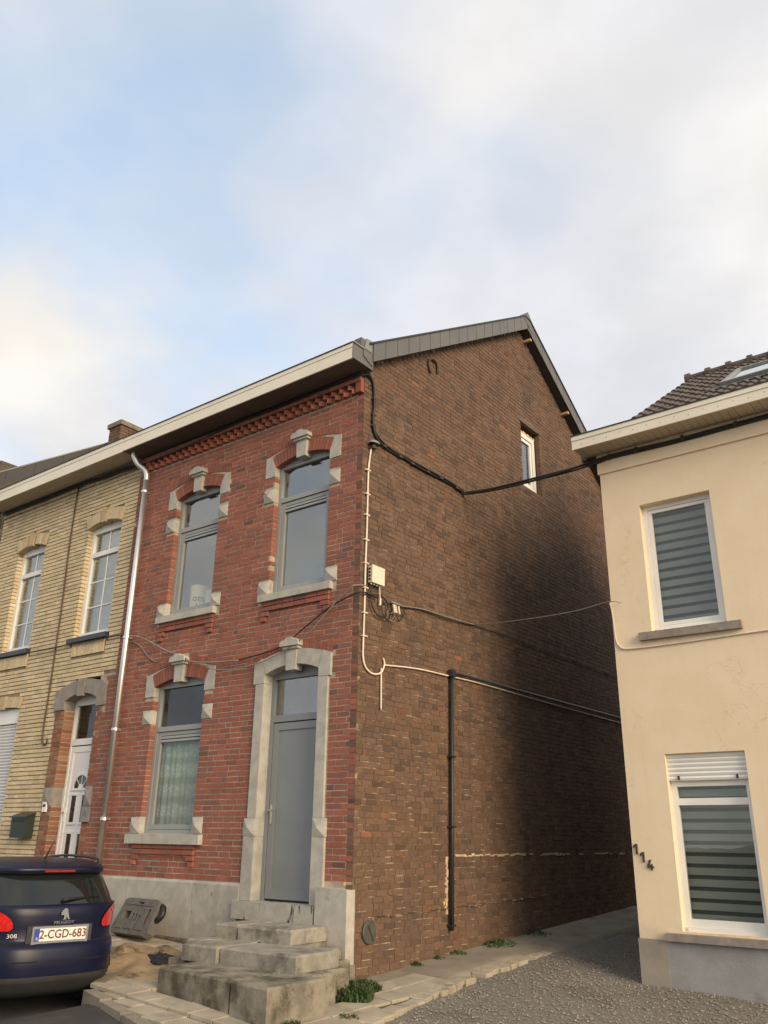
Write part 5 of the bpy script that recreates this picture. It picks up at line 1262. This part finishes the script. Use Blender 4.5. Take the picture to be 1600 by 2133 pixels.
# downpipe between the houses
DW = thing('downpipe', 'bright zinc downpipe between the yellow and red facades', 'downpipe', (-4.66, -0.1, 0.4))
m = MB(); tube(m, curve([(-4.86,-.27,7.57),(-4.855,-.26,7.50),(-4.80,-.20,7.36),(-4.70,-.13,7.26),(-4.655,-.10,7.17),(-4.65,-.10,7.05)], 5), 0.046, 14); tube(m, [(-4.65,-.10,7.06),(-4.655,-.10,4.4),(-4.665,-.10,1.04)], 0.046, 14); m.build('pipe', 'zinc', DW, smooth=True)
for z in (6.85, 4.36, 2.94, 1.66, 0.98):
    m = MB(); tube(m, [(-4.66,-.10,z-.018),(-4.66,-.10,z+.018)], 0.056, 14); box(m, -4.675, -4.645, -.06, 0, z-.01, z+.01); m.build('pipe_bracket', 'zinc', DW, smooth=False)
m = MB(); tube(m, [(-4.666,-.10,0.30),(-4.666,-.10,1.05)], 0.054, 14); m.build('cast_iron_foot', 'iron', DW, smooth=True)
# street furniture of the yellow house
MBX = thing('mailbox', 'dark green mailbox on the yellow wall beside the door', 'mailbox', (-6.85, -0.1, 1.4))
m = MB(); fprism(m, lambda s, z, d: FRONT(d, z, s), [(0.0,1.38),(0.15,1.38),(0.16,1.70),(0.0,1.76)], -7.06, -6.64, back=True); m.build('box_body', 'mailbox', MBX)
m = MB(); fprism(m, lambda s, z, d: FRONT(d, z, s), [(0.0,1.765),(0.185,1.70),(0.185,1.68),(0.0,1.74)], -7.08, -6.62, back=True); m.build('lid', 'mailbox', MBX)
m = MB(); fbox(m, FRONT, -7.0, -6.7, 1.62, 1.645, 0.158, 0.166); m.build('slot', 'black_plastic', MBX)
DB = thing('doorbell', 'pale doorbell box left of the white door', 'doorbell', (-6.38, -0.03, 1.83))
m = MB(); fbox(m, FRONT, -6.44, -6.33, 1.77, 1.93, 0.004, 0.03); m.build('box_body', 'white_pvc', DB); m = MB(); fbox(m, FRONT, -6.42, -6.35, 1.845, 1.885, 0.03, 0.033); m.build('bell_button', 'black_plastic', DB)
NP = thing('number_plaque', 'grey plaque right of the white door', 'plaque', (-5.26, -0.03, 1.7))
m = MB(); fbox(m, FRONT, -5.36, -5.15, 1.62, 1.84, 0.006, 0.03); m.build('plate', 'zinc_grey', NP); m = MB()
for i in range(3):
    for j in range(3): fbox(m, FRONT, -5.30+i*.03, -5.28+i*.03, 1.70+j*.03, 1.72+j*.03, 0.03, 0.033)
m.build('relief', 'stone_dirty', NP)
# paper rolls in the upper window
MT['pack'] = M('cream_wrap', (0.86, 0.66, 0.34), 0.6, 0.06, 6); MT['ink'] = M('violet_ink', (0.07, 0.06, 0.13), 0.6)
for cx_, rr_, zt, lb_ in ((-3.52,0.135,5.10,'tall wrapped paper roll with violet letters behind the upper left pane'),(-3.17,0.125,4.97,'shorter crumpled paper roll behind the upper left pane, right of the tall one')):
    pr = thing('paper_roll', lb_, 'paper roll', (cx_, 0.33, 4.66), 'rolls in the upper left window')
    m = MB(); P = []
    for i, (r0, z0) in enumerate(((rr_*.96,4.62),(rr_,4.64),(rr_,zt-.02),(rr_*.95,zt),(0.03,zt-.01))):
        for q in range(20): a = q*2*math.pi/20; k = 1+(0.05*math.sin(q*2.3+i*1.7) if cx_ > -3.3 else 0.01*math.sin(q*3)); m.v.append((cx_+r0*k*math.cos(a), 0.33+r0*k*math.sin(a), z0))
    for i in range(4):
        for q in range(20): m.f.append([i*20+q,i*20+(q+1)%20,(i+1)*20+(q+1)%20,(i+1)*20+q]); m.c.append(None)
    m.build('wrapper', 'pack', pr, smooth=False)
    if cx_ < -3.3:
        def wrap_text(body, size, ang, z):
            o = text_mesh('lettering', body, size, 'ink', pr, Matrix.Rotation(R(90),4,'X'), 0.0005, bold=0.003)
            for v in o.data.vertices:
                a = R(-90)+ang+v.co.x/rr_; v.co = Vector((cx_+(rr_+.004)*math.cos(a), 0.33+(rr_+.004)*math.sin(a), z+v.co.z))
        wrap_text('om', 0.15, R(50), 4.88); wrap_text(')', 0.12, R(40), 4.76)

# ================================================================== CAR
MT['paint'] = M('dark_blue_car_paint', (0.004, 0.006, 0.026), 0.36, 0.05, 2, spec=0.35)
MT['car_glass'] = M('tinted_car_glass', (0.012, 0.015, 0.014), 0.06, 0.1, spec=0.6)
MT['trim'] = M('grey_bumper_trim', (0.028, 0.028, 0.028), 0.6)
MT['lamp_red'] = M('red_tail_lamp', (0.55, 0.018, 0.015), 0.12, 0.25, 30, coat=1.0)
MT['lamp_bright'] = M('bright_red_reflector', (0.85, 0.05, 0.03), 0.15, coat=1.0)
MT['plate_white'] = M('plate_white', (0.74, 0.70, 0.64), 0.5, 0.02); MT['plate_ink'] = M('plate_ruby', (0.13, 0.03, 0.03), 0.5); MT['plate_blue'] = M('plate_blue', (0.02, 0.06, 0.35), 0.5)
MT['tyre'] = M('tyre_rubber', (0.015, 0.015, 0.015), 0.85); MT['rim'] = M('alloy_rim', (0.45, 0.45, 0.46), 0.3, metal=1.0)
MT['void'] = M('underbody', (0.006, 0.006, 0.006), 0.9)
CYAW = R(10)
RT = Vector((math.sin(CYAW), math.cos(CYAW), 0)); FW = Vector((-math.cos(CYAW), math.sin(CYAW), 0))
CO = Vector((-1.56, -2.60, ROADZ))
def cw(u, v, w): return tuple(CO+RT*u+FW*v+Vector((0,0,w)))
CAR = thing('parked_car', 'dark blue estate car parked at the kerb, seen from behind', 'car', tuple(CO+FW*2))
LOOPS = [(.19,.80,.16,4.0),(.25,.83,.07,4.08),(.34,.855,.015,4.16),(.45,.865,.0,4.2),(.60,.865,.0,4.2),(.645,.865,.02,4.2),(.665,.862,.075,4.2),(.70,.86,.085,4.2),(.80,.86,.075,4.12),(.90,.852,.07,3.95),(.96,.84,.075,3.6),(.99,.825,.09,3.15),
         (1.0,.80,.115,2.98),(1.10,.755,.185,2.75),(1.20,.70,.265,2.5),(1.275,.665,.33,2.35),(1.285,.665,.27,2.32),(1.325,.655,.25,2.25),(1.345,.64,.29,2.2),(1.385,.58,.45,1.95),(1.41,.48,.75,1.7),(1.418,.3,1.0,1.4)]
def lp(w):
    for a, b in zip(LOOPS, LOOPS[1:]):
        if a[0] <= w <= b[0]:
            t = (w-a[0])/(b[0]-a[0]); return [a[i]+(b[i]-a[i])*t for i in range(4)]
    return list(LOOPS[-1])
def cp(w, th, off=0.0, E=3.4):
    _, hw, vr, vf = lp(w); c, s = math.cos(th), math.sin(th)
    u = (hw+off)*math.copysign(abs(c)**(2/E), c); mid = (vr+vf)/2
    v = mid+((vf-vr)/2+off)*math.copysign(abs(s)**(2/4.6), s)
    # the tail is bowed in plan
    if s < 0: v += 0.17*(abs(u)/0.86)**4*(abs(s)**0.5)
    return u, v, w
NT = 96
def skin(name, ws, mat, parent, cap=None):
    m = MB()
    for w in ws:
        for q in range(NT):
            m.v.append(cw(*cp(w, 2*math.pi*q/NT)))
    for i in range(len(ws)-1):
        for q in range(NT): m.f.append([i*NT+q,i*NT+(q+1)%NT,(i+1)*NT+(q+1)%NT,(i+1)*NT+q]); m.c.append(None)
    if cap == 'top': m.f.append([(len(ws)-1)*NT+q for q in range(NT)]); m.c.append(None)
    if cap == 'bottom': m.f.append([q for q in range(NT-1,-1,-1)]); m.c.append(None)
    return m.build(name, mat, parent, smooth=True)
W_ = [l[0] for l in LOOPS]
skin('bumper_skirt', [w for w in W_ if w <= .34], 'trim', CAR, 'bottom')
body = skin('body', [w for w in W_ if .34 <= w <= 1.0], 'paint', CAR)
skin('window_band', [w for w in W_ if 1.0 <= w <= 1.275], 'car_glass', CAR)
skin('spoiler_lip', [1.275,1.285,1.295], 'black_plastic', CAR)
skin('roof', [1.295]+[w for w in W_ if w > 1.3], 'paint', CAR, 'top')
def patch(name, rows, mat, parent, off=0.008, edge=True):
    """a skin lying on the body: rows of (w, th0, th1)"""
    m = MB(); n = 14
    for w, a, b in rows:
        for q in range(n+1): m.v.append(cw(*cp(w, a+(b-a)*q/n, off)))
    for i in range(len(rows)-1):
        for q in range(n): k = i*(n+1)+q; m.f.append([k,k+1,k+n+2,k+n+1]); m.c.append(None)
    return m.build(name, mat, parent, smooth=True)
def thu(u, w=.9, E=3.4):
    hw = lp(w)[1]; return 2*math.pi-math.acos(min(1,(abs(u)/hw))**(E/2))
def lamp(sg):
    f = (lambda a: a) if sg > 0 else (lambda a: 3*math.pi-a)
    rows = [(w, f(thu(ui)), f(thu(0.858)+0.0)) for w, ui in ((.775,.47),(.80,.445),(.84,.45),(.88,.475),(.925,.53),(.96,.60),(.985,.70))]
    o = patch('tail_lamp', rows, 'lamp_red', CAR, 0.012)
    rows = [(w, f(thu(.60)), f(thu(.66))) for w in (.905,.935)]
    patch('reflector', rows, 'lamp_bright', o, 0.016)
lamp(1); lamp(-1)
def strip(name, w0, w1, u0, u1, mat, off=0.004, parent=CAR):
    a, b = [(2*math.pi-math.acos((u/lp(w0)[1])**1.7) if u >= 0 else math.pi+math.acos((-u/lp(w0)[1])**1.7)) for u in (u0, u1)]
    return patch(name, [(w0,a,b),((w0+w1)/2,a,b),(w1,a,b)], mat, parent, off)
strip('tailgate_seam', .655, .665, -.62, .62, 'void')
strip('bumper_groove', .50, .512, -.80, .80, 'void')
strip('rear_reflector', .56, .605, .60, .72, 'plate_blue')
strip('bumper_trim', .325, .375, -.74, .74, 'trim', 0.006)
# plate, badges
PL = bpy.data.objects.new('number_plate', None); COL.objects.link(PL); attach(PL, CAR); BASE[PL.name] = Vector((0,0,0)); PL['label'] = 'white number plate with ruby letters'
tilt = Matrix(((RT.x,-FW.x*0,-FW.x,0),(RT.y,0,-FW.y,0),(0,1,0,0),(0,0,0,1)))
PM = Matrix.Translation(cw(0.0, 0.055, 0.735)) @ tilt
def pbox(m, x0, x1, y0, y1, z0, z1, PMx=None):
    k = MB(); box(k, x0, x1, y0, y1, z0, z1); m.add([tuple((PMx or PM) @ Vector(p)) for p in k.v], BF)
m = MB(); pbox(m, -.285,.285,-.085,.075,-.02,0.0); m.build('plate_frame', 'chrome', PL)
m = MB(); pbox(m, -.26,.26,-.055,.055,0.001,0.006); m.build('plate_panel', 'plate_white', PL)
m = MB(); pbox(m, -.262,-.215,-.056,.056,0.006,0.008); m.build('euro_band', 'plate_blue', PL)
text_mesh('plate_text', '2-CGD-683', 0.108, 'plate_ink', PL, PM @ Matrix.Translation((0.024,0,0.008)) @ Matrix.Scale(0.92,4,(1,0,0)), 0.001, bold=0.0015)
text_mesh('country_letter', 'B', 0.035, 'plate_white', PL, PM @ Matrix.Translation((-.238,-.032,0.009)), 0.001)
m = MB(); pbox(m, -.33,.33,-.095,.08,-.026,-.021); m.build('plate_recess', 'trim', PL)
BM = Matrix.Translation(cw(0.02, 0.052, 0.915)) @ tilt
lion = [(-.030,-.048),(-.012,-.044),(-.008,-.020),(-.018,-.006),(-.034,-.010),(-.046,-.002),(-.034,.004),(-.044,.012),(-.040,.020),(-.026,.014),(-.036,.028),(-.030,.036),(-.016,.030),(-.020,.044),(-.004,.050),(.012,.046),(.024,.034),(.022,.018),(.030,.006),(.034,-.012),(.040,-.030),(.050,-.046),(.034,-.048),(.026,-.034),(.016,-.024),(.012,-.036),(.016,-.048),(.000,-.048),(.000,-.030),(-.004,-.044),(-.018,-.050)]
m = MB(); fprism(m, lambda s, z, d: tuple(BM @ Vector((s*1.05, z*1.05, d))), lion[:-3], 0.0, 0.008); m.build('emblem', 'chrome', CAR)
text_mesh('badge_lettering', 'PEUGEOT', 0.038, 'chrome', CAR, Matrix.Translation(cw(0.02,0.052,0.838)) @ tilt @ Matrix.Scale(1.25,4,(1,0,0)), 0.002)
Bm2 = Matrix.Translation(cw(-.47,0.085,0.735)) @ tilt @ Matrix.Rotation(R(-14),4,'Y')
text_mesh('badge_lettering', '308', 0.05, 'chrome', CAR, Bm2 @ Matrix.Scale(1.3,4,(1,0,0)), 0.004)
# wiper
m = MB(); tube(m, [cw(0.0,0.12,1.03),cw(0.06,0.115,1.045),cw(0.42,0.19,1.055)], [0.02,0.014,0.008], 6); m.build('wiper', 'black_plastic', CAR, smooth=True)
m = MB(); tube(m, [cw(-.05,0.55,1.37),cw(-.05,0.58,1.42),cw(-.05,0.40,1.60)], [0.026,0.009,0.003], 8); m.build('antenna', 'black_plastic', CAR, smooth=True)
strip('high_brake_lamp', 1.295, 1.312, -.16, .16, 'lamp_red', 0.003)
# roof rails
for sg in (-1, 1):
    m = MB(); tube(m, curve([cw(sg*.57,.62,1.375),cw(sg*.57,.72,1.415),cw(sg*.56,1.4,1.43),cw(sg*.55,2.0,1.40)],5), 0.014, 8); m.build('roof_rail', 'black_plastic', CAR, smooth=True)
# wheels
for v in (0.86, 3.38):
    for sg in (-1, 1):
        whl = bpy.data.objects.new('wheel', None); COL.objects.link(whl); attach(whl, CAR); BASE[whl.name] = Vector((0,0,0))
        m = MB(); n = 28; prof = [(.18,-.10),(.30,-.10),(.318,-.07),(.318,.07),(.30,.10),(.18,.10)]
        for q in range(n):
            a = 2*math.pi*q/n
            for r_, o_ in prof: m.v.append(cw(sg*(0.715+o_*1.0), v+r_*math.cos(a), .318+r_*math.sin(a)))
        for q in range(n):
            for k in range(5): m.f.append([q*6+k,q*6+k+1,((q+1)%n)*6+k+1,((q+1)%n)*6+k]); m.c.append(None)
        m.build('tyre', 'tyre', whl, smooth=False)
        m = MB()
        for q in range(5):
            a = 2*math.pi*q/5; d = Vector((math.cos(a), math.sin(a))); p = Vector((-d.y, d.x))*.03
            P = [(d*.03+p),(d*.03-p),(d*.19-p*1.3),(d*.19+p*1.3)]
            fprism(m, lambda s, z, dd: cw(sg*(.745+dd), v+s, .318+z), [(x.x, x.y) for x in P], 0.02, 0.06, back=True)
        m.build('rim', 'rim', whl)
        m = MB()
        tube(m, [cw(sg*.66, v, .318), cw(sg*.80, v, .318)], 0.34, 28); m.build('wheel_arch', 'void', CAR)
